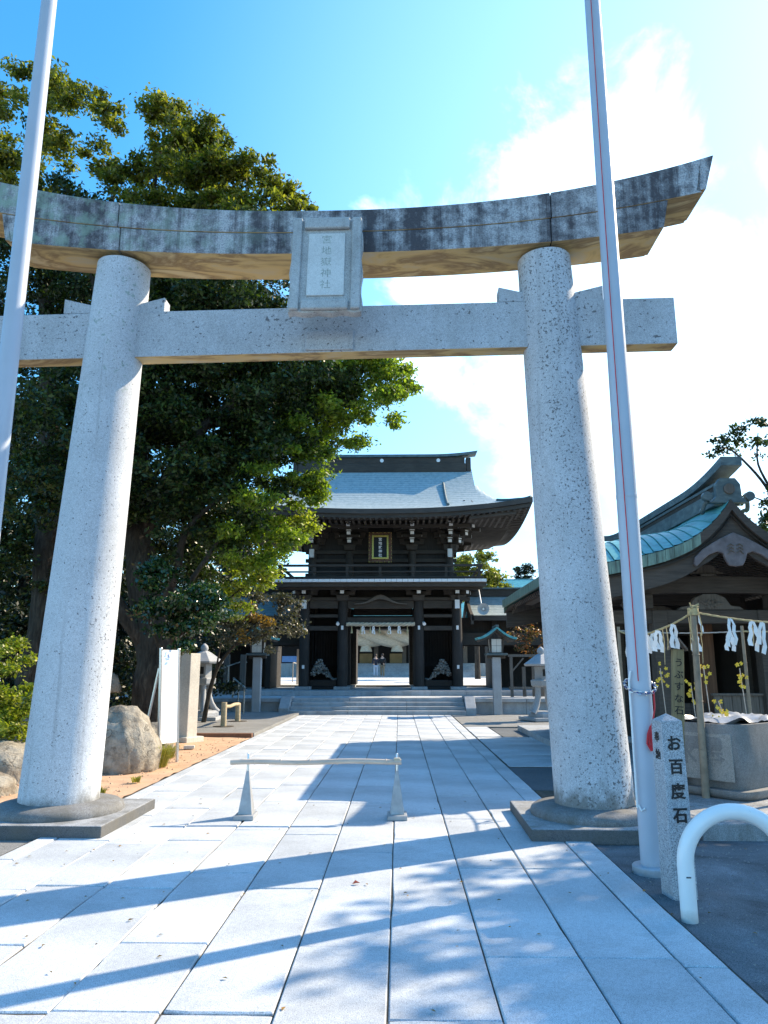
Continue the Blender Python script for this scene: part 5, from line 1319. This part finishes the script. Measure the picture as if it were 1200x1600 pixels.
# =================================================================== ROCKS
def rock(x, y, z, dims, label, seedv, rz=0, flat=.55):
    rr = np.random.default_rng(seedv); bm = bmesh.new(); bmesh.ops.create_icosphere(bm, subdivisions=4, radius=1)
    ph = rr.uniform(0, 6, 12)
    for v in bm.verts:
        p = v.co.normalized(); e = .72
        q = Vector([math.copysign(abs(c) ** e, c) for c in p])
        k = 1 + .07 * math.sin(3 * p.x + ph[0]) + .06 * math.sin(4 * p.y + ph[1] + 2 * p.z) + .05 * math.sin(7 * p.z + ph[2] + 3 * p.x) + .025 * math.sin(13 * p.x + 9 * p.y + ph[3]) + .02 * math.sin(17 * p.z + 11 * p.y + ph[4])
        v.co = Vector((q.x * dims[0] * (1 - .22 * max(0, p.z)), q.y * dims[1] * (1 - .2 * max(0, p.z)), q.z * dims[2])) * k
        if v.co.z < -dims[2] * .35: v.co.z = -dims[2] * .35
    me = bpy.data.meshes.new('boulder'); bm.to_mesh(me); bm.free(); me.materials.append(M['rock']); me.polygons.foreach_set('use_smooth', [True] * len(me.polygons))
    o = link('boulder', me, None, (x, y, z + dims[2] * .33), (0, 0, rz)); return tag(o, label, 'boulder', 'garden boulders on the left')
rock(-4.33, 11.75, -.05, (.62, .62, .72), 'big rounded cracked boulder right of the left torii column', 3)
rock(-4.95, 14.9, -.02, (.62, .5, .46), 'grey boulder partly hidden between the big one and the white sign', 8, .5)
rock(-5.75, 10.4, .0, (.85, .7, .42), 'pale flat boulder at the left edge behind the torii base', 5, .2)
rock(-5.35, 9.3, -.08, (.75, .55, .26), 'low brown boulder at the left edge in front of the pale one', 12, -.2)
rock(-5.9, 13.0, .35, (.8, .7, .6), 'light grey boulder behind the yellow green bush', 21, .2)
rock(-5.7, 14.6, 1.05, (.3, .3, .28), 'small dark boulder perched behind the left torii column', 22, .2)

# =================================================================== VEGETATION
def leaf_mesh(name, C, L, W, up=.5, seedv=0, droop=0.0):
    """one small folded leaf (two triangles) per centre"""
    rg = np.random.default_rng(seedv); n = len(C)
    nrm = rg.normal(size=(n, 3)); nrm[:, 2] = np.abs(nrm[:, 2]) * .6 + up; nrm /= np.linalg.norm(nrm, axis=1)[:, None]
    a = rg.normal(size=(n, 3)); a[:, 2] -= droop; a -= nrm * (a * nrm).sum(1)[:, None]; a /= np.linalg.norm(a, axis=1)[:, None] + 1e-9
    b = np.cross(nrm, a); s = rg.uniform(.65, 1.25, n)[:, None]
    l, w = a * L / 2 * s, b * W / 2 * s
    V = np.stack([C - l, C + w - l * .1, C + l, C - w - l * .1], 1).reshape(-1, 3).astype(np.float32)
    me = bpy.data.meshes.new(name); me.vertices.add(4 * n); me.vertices.foreach_set('co', V.ravel())
    me.loops.add(4 * n); me.loops.foreach_set('vertex_index', np.arange(4 * n, dtype=np.int32))
    me.polygons.add(n); me.polygons.foreach_set('loop_start', np.arange(0, 4 * n, 4, dtype=np.int32)); me.polygons.foreach_set('loop_total', np.full(n, 4, dtype=np.int32))
    me.update(calc_edges=True); return me
def clump_points(blobs, per_clump, sig, dens, seedv, shell=.55):
    """two levels: each crown mass carries smaller tufts on its outside, each tuft carries leaf clusters; gaps stay between tufts"""
    rg = np.random.default_rng(seedv); out = []
    for b in blobs:
        c = np.array(b[:3]); r = np.array(b[3:6] if len(b) >= 6 else (b[3],) * 3)
        k = max(4, int(dens * (r[0] * r[2] + r[0] * r[1] + r[1] * r[2]) / 3))
        nt = int(max(5, 12 * r[0] * r[0] / max(.35, r[0]) ** 1.2))
        d = rg.normal(size=(nt, 3)); d[:, 2] += .25; d /= np.linalg.norm(d, axis=1)[:, None]
        tc = c + d * r * rg.uniform(.62, .98, (nt, 1)); tr = rg.uniform(.34, .58, nt)[:, None] * r * np.array((1, 1, .62))
        sel = rg.integers(0, nt, k)
        e = rg.normal(size=(k, 3)); e[:, 2] += .35; e /= np.linalg.norm(e, axis=1)[:, None]
        cc = tc[sel] + e * tr[sel] * rg.uniform(.5, 1.0, (k, 1))
        sz = rg.uniform(.55, 1.2, (k, 1, 1))
        p = cc[:, None, :] + rg.normal(size=(k, per_clump, 3)) * np.array((1, 1, .6)) * sig * .62 * sz
        out.append(p.reshape(-1, 3))
    return np.concatenate(out)
def limb(m, pts, r0, r1, n=9, wob=.05, seedv=0):
    rr = random.Random(seedv); P = []; pts = [Vector(p) for p in pts]
    N = len(pts) - 1; K = 5 * N
    for i in range(K + 1):
        t = i / K * N; k = min(int(t), N - 1); u = t - k
        p0, p1, p2, p3 = pts[max(k - 1, 0)], pts[k], pts[k + 1], pts[min(k + 2, N)]
        q = .5 * ((2 * p1) + (p2 - p0) * u + (2 * p0 - 5 * p1 + 4 * p2 - p3) * u * u + (3 * p1 - p0 - 3 * p2 + p3) * u ** 3)
        P.append(q + Vector((rr.uniform(-1, 1), rr.uniform(-1, 1), 0)) * wob * r0)
    m.tube(P, [r0 + (r1 - r0) * i / K for i in range(K + 1)], n)
def tree(name, label, base, trunk, limbs, crowns, cat='tree', group=None, seedv=1):
    """base world; trunk = (pts, r0, r1); limbs = list of (pts, r0, r1); crowns = list of (name, blobs, mat, leafL, leafW, per, sig, dens, up)  - all in world coordinates"""
    t = thing(name, label, cat, base, 0, group); o = Vector(base)
    if trunk:
        m = MB(); limb(m, [Vector(p) - o for p in trunk[0]], trunk[1], trunk[2], 14, .12, seedv); part('trunk', m, M['bark'], t, smooth=70)
    for i, (pts, r0, r1) in enumerate(limbs):
        m = MB(); limb(m, [Vector(p) - o for p in pts], r0, r1, 8, .1, seedv + i); part('limb', m, M['bark'], t, smooth=70)
    for i, (nm, blobs, mat, L, W, per, sig, dens, up) in enumerate(crowns):
        C = clump_points(blobs, per, sig, dens, seedv * 17 + i) - np.array(base)
        me = leaf_mesh(nm, C, L, W, up, seedv * 31 + i); me.materials.append(M[mat]); link(nm, me, t)
    return t
B = lambda x, z, r, y=15.5, ry=None, rz=None: (x, y, z, r, ry or r * 1.1, rz or r * .85)
# --- big camphor on the left, crown leaning over the torii and the path
main_lower = [B(-4.6, 10.4, 1.7), B(-3.2, 10.1, 1.5), B(-6.2, 9.6, 1.8), B(-4.6, 7.8, 1.5), B(-3.2, 7.9, 1.3), B(-2.1, 7.6, 1.15), B(-4.2, 6.3, 1.3, 15.8), B(-2.9, 6.0, 1.05), B(-5.3, 6.3, 1.4), B(-4.5, 4.7, 1.1), B(-3.4, 4.9, .95), B(-3.9, 8.9, 1.5, 16.5), B(-6.6, 7.8, 1.6, 16.3), B(-5.9, 5.0, 1.2, 16.2), B(-7.5, 10.6, 1.7)]
main_front = [B(-4.7, 7.2, 1.0, 14.2), B(-3.6, 6.6, .95, 14.2), B(-5.6, 5.6, 1.0, 14.0), B(-3.9, 5.2, .8, 14.2), B(-3.0, 5.4, .7, 14.6), B(-5.2, 8.8, 1.1, 14.4), B(-3.8, 8.6, 1.0, 14.4), B(-2.8, 8.9, .9, 14.6), B(-3.3, 4.3, .6, 14.6), B(-5.9, 7.2, 1.1, 14.4), B(-4.9, 4.2, .7, 14.2), B(-2.4, 7.3, .8, 14.7), B(-1.5, 7.7, .8, 15)]
main_back = [B(-4.2, 8.6, 1.6, 17.5), B(-2.9, 7.2, 1.2, 17.3), B(-5.6, 7.0, 1.7, 17.6), B(-4.3, 5.6, 1.3, 17.5), B(-3.4, 6.6, 1.1, 17.2), B(-6.4, 5.0, 1.5, 17.8), B(-5.2, 9.6, 1.6, 17.4), B(-5.2, 3.6, 1.2, 17.6), B(-4.2, 3.9, .8, 17.2)]
main_edge = [B(-1.0, 7.75, .95), B(-.35, 7.5, .75), B(-.65, 7.0, .7), B(-1.6, 8.4, .9), B(-1.75, 5.75, .62), B(-2.2, 5.0, .6), B(-2.75, 4.2, .6), B(-3.0, 3.6, .55), B(-2.3, 6.5, .7), B(-1.3, 7.1, .6), B(-2.25, 3.9, .42, 15.2), B(-1.9, 6.6, .55, 14.8), B(-2.5, 5.6, .5, 14.5), B(-2.9, 4.8, .5, 14.4), B(-.2, 7.9, .6, 15.4), B(-.55, 8.2, .6, 15.6), B(-3.2, 3.9, .5, 14.8), B(-1.1, 6.5, .45, 15.2)]
main_top = [B(-5.55, 14.1, .8), B(-4.7, 13.4, 1.05), B(-3.5, 12.5, 1.05), B(-5.3, 12.7, .95), B(-2.75, 11.9, .75), B(-5.9, 14.8, .4), B(-2.3, 11.1, .55), B(-4.2, 11.9, 1.0), B(-3.3, 11.3, .9), B(-5.0, 11.3, 1.0), B(-6.5, 12.4, .75), B(-6.3, 11.6, .9), B(-5.2, 13.5, .8), B(-4.1, 12.9, .8)]
tree('camphor_tree', 'huge dark camphor tree spreading over the path behind the left torii column', (-5.0, 15.2, 0),
     ([(-4.85, 15.0, -.1), (-4.95, 15.1, 1.6), (-5.35, 15.2, 3.4), (-5.7, 15.4, 5.5), (-5.6, 15.5, 8.2)], .42, .2),
     [([(-5.5, 15.3, 4.0), (-4.4, 15.0, 6.3), (-2.6, 15.2, 7.6), (-.9, 15.4, 7.7)], .17, .03), ([(-5.65, 15.4, 6), (-4.9, 15.7, 9), (-4.0, 15.6, 11.4), (-3.2, 15.5, 12.6)], .15, .03),
      ([(-5.6, 15.5, 8), (-5.9, 15.5, 11), (-5.6, 15.5, 14.4)], .16, .02), ([(-5.1, 15.2, 2.4), (-4.5, 14.7, 3.3), (-4.2, 14.5, 4.3), (-3.2, 14.8, 5.3)], .12, .03),
      ([(-5.0, 15.1, 1.8), (-5.8, 14.6, 3.2), (-6.4, 14.7, 5.4)], .2, .05), ([(-4.9, 15.0, 1.0), (-4.5, 14.5, 1.5), (-4.3, 14.2, 2.1), (-4.35, 14.0, 3.0)], .13, .05), ([(-4.2, 14.6, 3.1), (-3.6, 14.5, 4.0)], .06, .03),
      ([(-5.7, 15.4, 6.8), (-6.8, 15.6, 9.3), (-7.6, 15.6, 12.2)], .13, .03), ([(-5.0, 15.0, .3), (-5.6, 14.4, .5), (-5.9, 13.8, 1.4), (-6.1, 13.6, 2.6)], .15, .06)],
     [('crown', main_lower + main_back + main_front, 'leaf', .115, .056, 120, .25, 34, .35), ('crown', main_edge, 'leaf_lit_edge', .105, .048, 120, .19, 46, .4), ('crown', main_top, 'leaf_olive', .125, .058, 125, .22, 38, .45)], seedv=3)
# --- second big tree at the far left
tree('camphor_tree', 'tall evergreen tree at the left edge with its crown above the lintel', (-8.2, 16.5, 0),
     ([(-8.2, 16.5, -.1), (-7.9, 16.4, 3), (-8.3, 16.6, 7), (-8.6, 16.4, 11)], .38, .16),
     [([(-8.4, 16.5, 8), (-7.4, 16.2, 10.8), (-6.9, 16, 13.2)], .14, .03), ([(-8.6, 16.5, 10.5), (-9.3, 16.2, 13.2), (-9.2, 16, 14.5)], .13, .03), ([(-8.0, 16.5, 4), (-7.2, 15.8, 5.8), (-6.9, 15.6, 7.5)], .14, .04)],
     [('crown', [B(-9.2, 14.7, 1.25), B(-7.7, 14.4, .9), B(-10.8, 13.5, 1.5), B(-8.3, 14.9, .7), B(-8.8, 13.3, .8), B(-10, 12.0, 1.3), B(-7.3, 13.6, .5), B(-11.5, 15, 1.4)], 'leaf_olive', .125, .058, 125, .22, 32, .45),
      ('crown', [B(-8.6, 7.0, 1.4, 17), B(-8.2, 5.0, 1.2, 16.5), B(-8.6, 3.6, 1.1, 16.5), B(-7.6, 8.5, 1.5, 17), B(-9.3, 9.4, 1.6, 17), B(-9.8, 6, 1.5, 17), B(-8.3, 11, 1.4, 16.5)], 'leaf', .12, .058, 120, .26, 28, .35)], seedv=5)
# thin leaning trunk with small crown just behind the left column
tree('young_tree', 'slender leaning tree trunk behind the left torii column', (-6.4, 13.3, .1),
     ([(-6.35, 12.9, -.1), (-6.0, 12.9, 1.0), (-5.55, 13.0, 2.2), (-5.35, 13.0, 3.6), (-5.3, 13.2, 5.0)], .11, .04), [],
     [('crown', [B(-5.6, 5.2, .8, 13.2), B(-6.6, 4.5, .9, 13.3), B(-7.3, 6.0, 1.0, 13.4)], 'leaf', .11, .052, 110, .22, 34, .35)], seedv=8)
# glossy camellia above the sign board
tree('camellia_bush', 'glossy leaved camellia bush hanging over the white sign board', (-4.3, 13.7, 0),
     ([(-4.35, 14.0, 0), (-4.2, 13.8, 1.2), (-3.95, 13.6, 2.2)], .07, .03), [([(-4.2, 13.8, 1.3), (-4.6, 13.6, 2.4)], .04, .02)],
     [('crown', [B(-3.95, 2.75, .52, 13.5), B(-3.6, 2.35, .46, 13.4), B(-4.2, 3.1, .48, 13.5), B(-3.85, 2.05, .36, 13.3), B(-4.3, 2.45, .42, 13.5), B(-3.45, 2.7, .36, 13.5)], 'leaf_gloss', .085, .048, 95, .14, 120, .3)], seedv=9, cat='bush')
tree('maple_sprays', 'bright yellow green maple sprays to the right of the camellia', (-3.6, 16.2, 0),
     ([(-5.3, 16.9, 0), (-5.0, 16.8, 1.6), (-4.2, 16.3, 2.6), (-3.4, 16.0, 3.2)], .05, .015), [],
     [('crown', [B(-3.35, 3.35, .42, 16), B(-3.0, 3.75, .42, 16), B(-3.75, 3.05, .38, 16), B(-2.6, 4.1, .34, 16), B(-3.5, 2.7, .3, 16), B(-2.45, 4.4, .4, 16), B(-2.1, 4.6, .34, 16), B(-2.9, 3.3, .3, 15.8)], 'leaf_yellow', .10, .05, 55, .15, 80, .5)], seedv=10, cat='tree')
tree('autumn_tree', 'small greyish autumn tree with an orange branch behind the left lantern', (-4.0, 20.2, .07),
     ([(-5.3, 20.6, 0), (-5.0, 20.5, 1.4), (-4.3, 20.3, 2.3), (-3.6, 20.1, 2.8)], .07, .02), [([(-4.5, 20.3, 2.1), (-3.5, 19.9, 2.4)], .03, .015), ([(-5.0, 20.5, 1.4), (-4.7, 20.0, 2.6)], .03, .015)],
     [('crown', [B(-3.5, 3.2, .62, 20), B(-3.1, 2.5, .55, 20), B(-4.0, 2.9, .62, 20.2), B(-4.5, 2.5, .5, 20.2), B(-3.6, 2.2, .45, 20)], 'leaf_grey', .10, .05, 55, .18, 60, .3),
      ('orange_spray', [B(-3.85, 2.75, .34, 19.3), B(-3.5, 2.55, .28, 19.3), B(-4.05, 2.3, .22, 19.3), B(-4.0, 3.05, .24, 19.3)], 'leaf_autumn', .09, .045, 40, .10, 90, .4)], seedv=11)
tree('yellow_green_bush', 'sunlit yellow green bush at the left edge beside the rocks', (-5.75, 11.6, 0), ([(-5.7, 11.7, 0), (-5.7, 11.7, .6)], .03, .02), [],
     [('foliage', [B(-5.7, 1.25, .5, 11.0), B(-5.35, .85, .42, 10.9), B(-6.1, .8, .6, 11.1), B(-5.65, .5, .5, 10.8), B(-6.0, 1.6, .4, 11.1)], 'leaf_yellow', .07, .04, 70, .13, 110, .6)], seedv=12, cat='bush')
# dark understorey behind the left trees
for k, (x, y, r, h) in enumerate(((-7.5, 18.5, 1.7, 1.7), (-10.2, 18, 2.0, 2.0), (-12.5, 20, 2.4, 2.6), (-6.6, 22.5, 1.3, 2.3), (-8.8, 24, 2.2, 3.0))):
    tree('understorey_shrub', ('deep green shrub filling the dark behind the left torii column', 'deep green shrub at the left edge under the tall evergreen', 'large shrub outside the left edge of the court', 'dark shrub behind the square stone pillar', 'dark tall shrub in front of the left corridor')[k], (x, y, 0), None, [],
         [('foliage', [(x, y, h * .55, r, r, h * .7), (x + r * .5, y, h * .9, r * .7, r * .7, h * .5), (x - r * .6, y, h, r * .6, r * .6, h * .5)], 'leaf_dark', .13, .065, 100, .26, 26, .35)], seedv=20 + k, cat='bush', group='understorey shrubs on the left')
bg_trees = [(-12.5, 24, 9.5, 3.2), (-17, 28, 12, 4.0), (-10.5, 38, 11, 3.6), (-21, 20, 11, 4)]
for k, (x, y, h, r) in enumerate(bg_trees):
    tree('background_tree', ('dense dark tree behind the left camphor', 'broad dark tree far left behind the camphor', 'dark tree behind the left corridor roof', 'dark tree beyond the left edge')[k], (x, y, 0), ([(x, y, 0), (x + .2, y, h * .5)], .3, .15), [],
         [('crown', [(x, y, h * .62, r, r, h * .36), (x + r * .5, y - .5, h * .45, r * .8, r * .8, h * .3), (x - r * .6, y, h * .5, r * .8, r * .8, h * .32), (x + .2 * r, y, h * .85, r * .6, r * .6, h * .18)], 'leaf_dark', .24, .12, 60, .42, 9, .35)], seedv=40 + k, group='dark trees behind the left court')
# trees behind the gate and at the right
for k, (x, y, h, r, lab, mt) in enumerate(((5.2, 50, 9.4, 1.9, 'sunlit round tree behind the gate at its right eave', 'leaf_olive'), (3.2, 51, 9.2, 1.5, 'tree half hidden behind the right end of the gate balcony', 'leaf_olive'), (11.9, 70, 11.2, 1.1, 'small far tree top above the right corridor roof', 'leaf_dark'))):
    tree('far_tree', lab, (x, y, .8), ([(x, y, .8), (x, y, h * .8)], .2, .08), [],
         [('crown', [(x, y, h * .82, r, r, h * .16), (x + r * .6, y, h * .74, r * .6, r * .6, h * .12), (x - r * .5, y, h * .72, r * .7, r * .7, h * .14), (x + r * .2, y, h * .93, r * .5, r * .5, h * .07)], mt, .22, .11, 55, .30, 24, .4)], seedv=60 + k)
tree('broadleaf_tree', 'tree with thin dark limbs above the pavilion roof at the right edge', (12.6, 22.3, 0),
     ([(12.6, 22.3, 0), (12.4, 22.2, 3.5), (12.0, 22.1, 5.2), (11.4, 22.0, 6.6)], .22, .09),
     [([(11.5, 22, 6.3), (10.9, 22, 7.3), (10.2, 21.9, 8.0), (9.8, 21.9, 8.1)], .055, .015), ([(11.4, 22, 6.6), (11.0, 22, 7.6), (11.1, 22, 8.6)], .05, .015), ([(12.0, 22, 5.2), (11.2, 21.8, 6.2), (10.6, 21.7, 6.5)], .05, .015), ([(12.2, 22, 4.6), (11.0, 21.8, 5.4)], .04, .015)],
     [('crown', [(10.2, 22, 8.25, .5, .5, .28), (10.8, 22, 8.5, .6, .6, .3), (11.5, 22, 8.7, .7, .6, .35), (9.75, 22, 7.95, .25, .25, .3), (11.6, 22, 8.0, .6, .6, .4), (12.4, 22, 8.3, .9, .8, .7)], 'leaf', .13, .07, 46, .2, 40, .5),
      ('crown', [(11.3, 21.9, 6.6, .5, .5, .3), (10.7, 21.8, 6.1, .6, .5, .3), (11.4, 21.8, 5.6, .7, .6, .45), (12.2, 21.8, 6.4, .7, .6, .7), (11.9, 21.8, 4.9, .7, .6, .4), (10.2, 21.8, 6.3, .35, .3, .2)], 'leaf', .13, .07, 46, .2, 34, .5)], seedv=70)
tree('nandina_bush', 'reddish leaved bush between the right lantern and the torii column', (5.25, 28.3, .5), ([(5.2, 28.3, .5), (5.2, 28.3, 1.8)], .05, .03), [([(5.2, 28.3, 1.5), (4.7, 28.1, 2.5)], .03, .015)],
     [('foliage', [B(5.0, 2.9, .5, 28.2), B(5.5, 2.6, .55, 28.2), B(4.6, 2.4, .42, 28.1), B(5.2, 2.2, .45, 28.2), B(5.7, 3.1, .4, 28.2)], 'leaf_red', .12, .06, 45, .17, 60, .4)], seedv=75, cat='bush')
# shade trees just outside the right edge of the view
for k, (x, y, h, r, lab) in enumerate(((11.3, 9.7, 8.6, 2.3, 'broad shade tree beyond the right edge next to the pavilion'), (13.0, 6.8, 9.2, 2.7, 'broad shade tree beyond the right edge behind the hoop bollard'), (10.3, 4.6, 6.4, 1.9, 'low shade tree beyond the right edge beside the hoop bollard'))):
    tree('shade_tree', lab, (x, y, 0), ([(x, y, 0), (x - .2, y, h * .3), (x, y, h * .8)], .25, .1), [([(x, y, h * .5), (x - r * .7, y + .4, h * .8)], .08, .02), ([(x, y, h * .5), (x + r * .6, y - .4, h * .85)], .08, .02)],
         [('crown', [(x, y, h * .78, r, r, h * .2), (x - r * .6, y + .3, h * .68, r * .6, r * .6, h * .13), (x + r * .5, y - .6, h * .72, r * .7, r * .7, h * .15), (x, y + r * .4, h * .62, r * .6, r * .6, h * .12), (x, y, h * .75, r * .6, r * .6, h * .12), (x - r * .3, y - r * .5, h * .7, r * .7, r * .6, h * .14), (x - r * .2, y + r * .3, h * .76, r * .7, r * .7, h * .14), (x + r * .2, y, h * .66, r * .8, r * .8, h * .12)], 'leaf', .19, .10, 80, .36, 34, .35)], seedv=80 + k, group='shade trees beyond the right edge')
# grass tufts
def tuft(x, y, n, h, sp, label, seedv):
    rr = random.Random(seedv); m = MB()
    for k in range(n):
        a = rr.uniform(0, 6.28); r = rr.uniform(0, sp); l = h * rr.uniform(.5, 1); b = Vector((r * .5 * math.cos(a), r * .5 * math.sin(a), 0)); o_ = Vector((math.cos(a), math.sin(a), 0)); s_ = Vector((-math.sin(a), math.cos(a), 0)) * .006
        p1 = b + o_ * l * .25 + Vector((0, 0, l * .6)); p2 = b + o_ * l * rr.uniform(.5, .9) + Vector((0, 0, l * rr.uniform(.55, .9)))
        m.add([b - s_, b + s_, p1 + s_ * .8, p1 - s_ * .8, p2], [(0, 1, 2, 3), (3, 2, 4)])
    o = part('grass_tuft', m, M['grass'], None, loc=(x, y, 0)); tag(o, label, 'grass tuft', 'grass tufts on the sand')
tuft(-3.78, 12.0, 420, .48, .34, 'yellow green grass tuft at the foot of the white sign board', 1)
tuft(-3.95, 13.2, 160, .32, .2, 'smaller grass tuft behind the legs of the sign', 2)
tuft(-3.55, 10.4, 60, .12, .12, 'small dry tuft at the base of the big boulder', 3)
tuft(-3.62, 9.4, 50, .12, .12, 'small dry tuft beside the left torii base', 4)

# =================================================================== PEOPLE
def person(x, y, z, rz, label, top, legs, hair, h=1.66, skirt=False):
    t = thing('person', label, 'person', (x, y, z), rz, 'people in the inner courtyard')
    s = h / 1.7
    def skin(name, pts, edges, rad, mat, root=0):
        me = bpy.data.meshes.new(name); me.from_pydata([tuple(c * s for c in p) for p in pts], edges, []); o = link(name, me)
        md = o.modifiers.new('skin', 'SKIN'); o.modifiers.new('sub', 'SUBSURF').levels = 1
        for i, r in enumerate(rad): me.skin_vertices[0].data[i].radius = (r * s, r * s); me.skin_vertices[0].data[i].use_root = (i == root)
        dg = bpy.context.evaluated_depsgraph_get(); me2 = bpy.data.meshes.new_from_object(o.evaluated_get(dg)); bpy.data.objects.remove(o)
        me2.materials.clear(); me2.materials.append(M[mat]); me2.polygons.foreach_set('use_smooth', [True] * len(me2.polygons)); return link(name, me2, t)
    skin('body', [(0, 0, .92), (0, 0, 1.15), (0, .0, 1.38), (0, -.01, 1.47), (0, -.02, 1.53), (0, -.02, 1.64), (.18, 0, 1.38), (.25, -.02, 1.1), (.2, -.2, .98), (.18, -.28, .98), (-.18, 0, 1.38), (-.25, -.02, 1.1), (-.2, -.2, .98), (-.18, -.28, .98), (.09, 0, .86), (.1, -.01, .48), (.1, .02, .08), (.11, -.1, .04), (-.09, 0, .86), (-.1, -.01, .48), (-.1, .02, .08), (-.11, -.1, .04)],
         [(0, 1), (1, 2), (2, 3), (3, 4), (4, 5), (2, 6), (6, 7), (7, 8), (8, 9), (2, 10), (10, 11), (11, 12), (12, 13), (0, 14), (14, 15), (15, 16), (16, 17), (0, 18), (18, 19), (19, 20), (20, 21)],
         [.12, .11, .13, .055, .075, .085, .055, .045, .035, .04, .055, .045, .035, .04, .08, .055, .04, .04, .08, .055, .04, .04], 'skin')
    skin('jacket', [(0, 0, .86), (0, 0, 1.12), (0, 0, 1.40), (.19, 0, 1.38), (.26, -.02, 1.1), (.2, -.19, .99), (-.19, 0, 1.38), (-.26, -.02, 1.1), (-.2, -.19, .99)], [(0, 1), (1, 2), (2, 3), (3, 4), (4, 5), (2, 6), (6, 7), (7, 8)], [.165, .15, .15, .075, .062, .055, .075, .062, .055], top)
    skin('trousers', [(0, 0, .92), (.09, 0, .84), (.1, -.01, .48), (.1, .02, .11), (-.09, 0, .84), (-.1, -.01, .48), (-.1, .02, .11)], [(0, 1), (1, 2), (2, 3), (0, 4), (4, 5), (5, 6)], [.15, .105, .08, .07, .105, .08, .07], legs)
    m = MB(); m.lathe([(.02, .13), (.075, .11), (.11, .04), (.112, -.03), (.09, -.10), (.06, -.13)], (0, .02, 1.63 * s), 14); part('hair', m, M[hair], t, smooth=80)
person(-1.75, 56.6, .83, R(15), 'person in a navy jacket and pale jeans standing left of the pair in the courtyard', 'dark_cloth', 'jeans', 'hair', 1.66)
person(-1.25, 56.9, .83, R(-20), 'person in a black jacket and patterned brown trousers standing right of the pair', 'black', 'khaki', 'hair', 1.7)
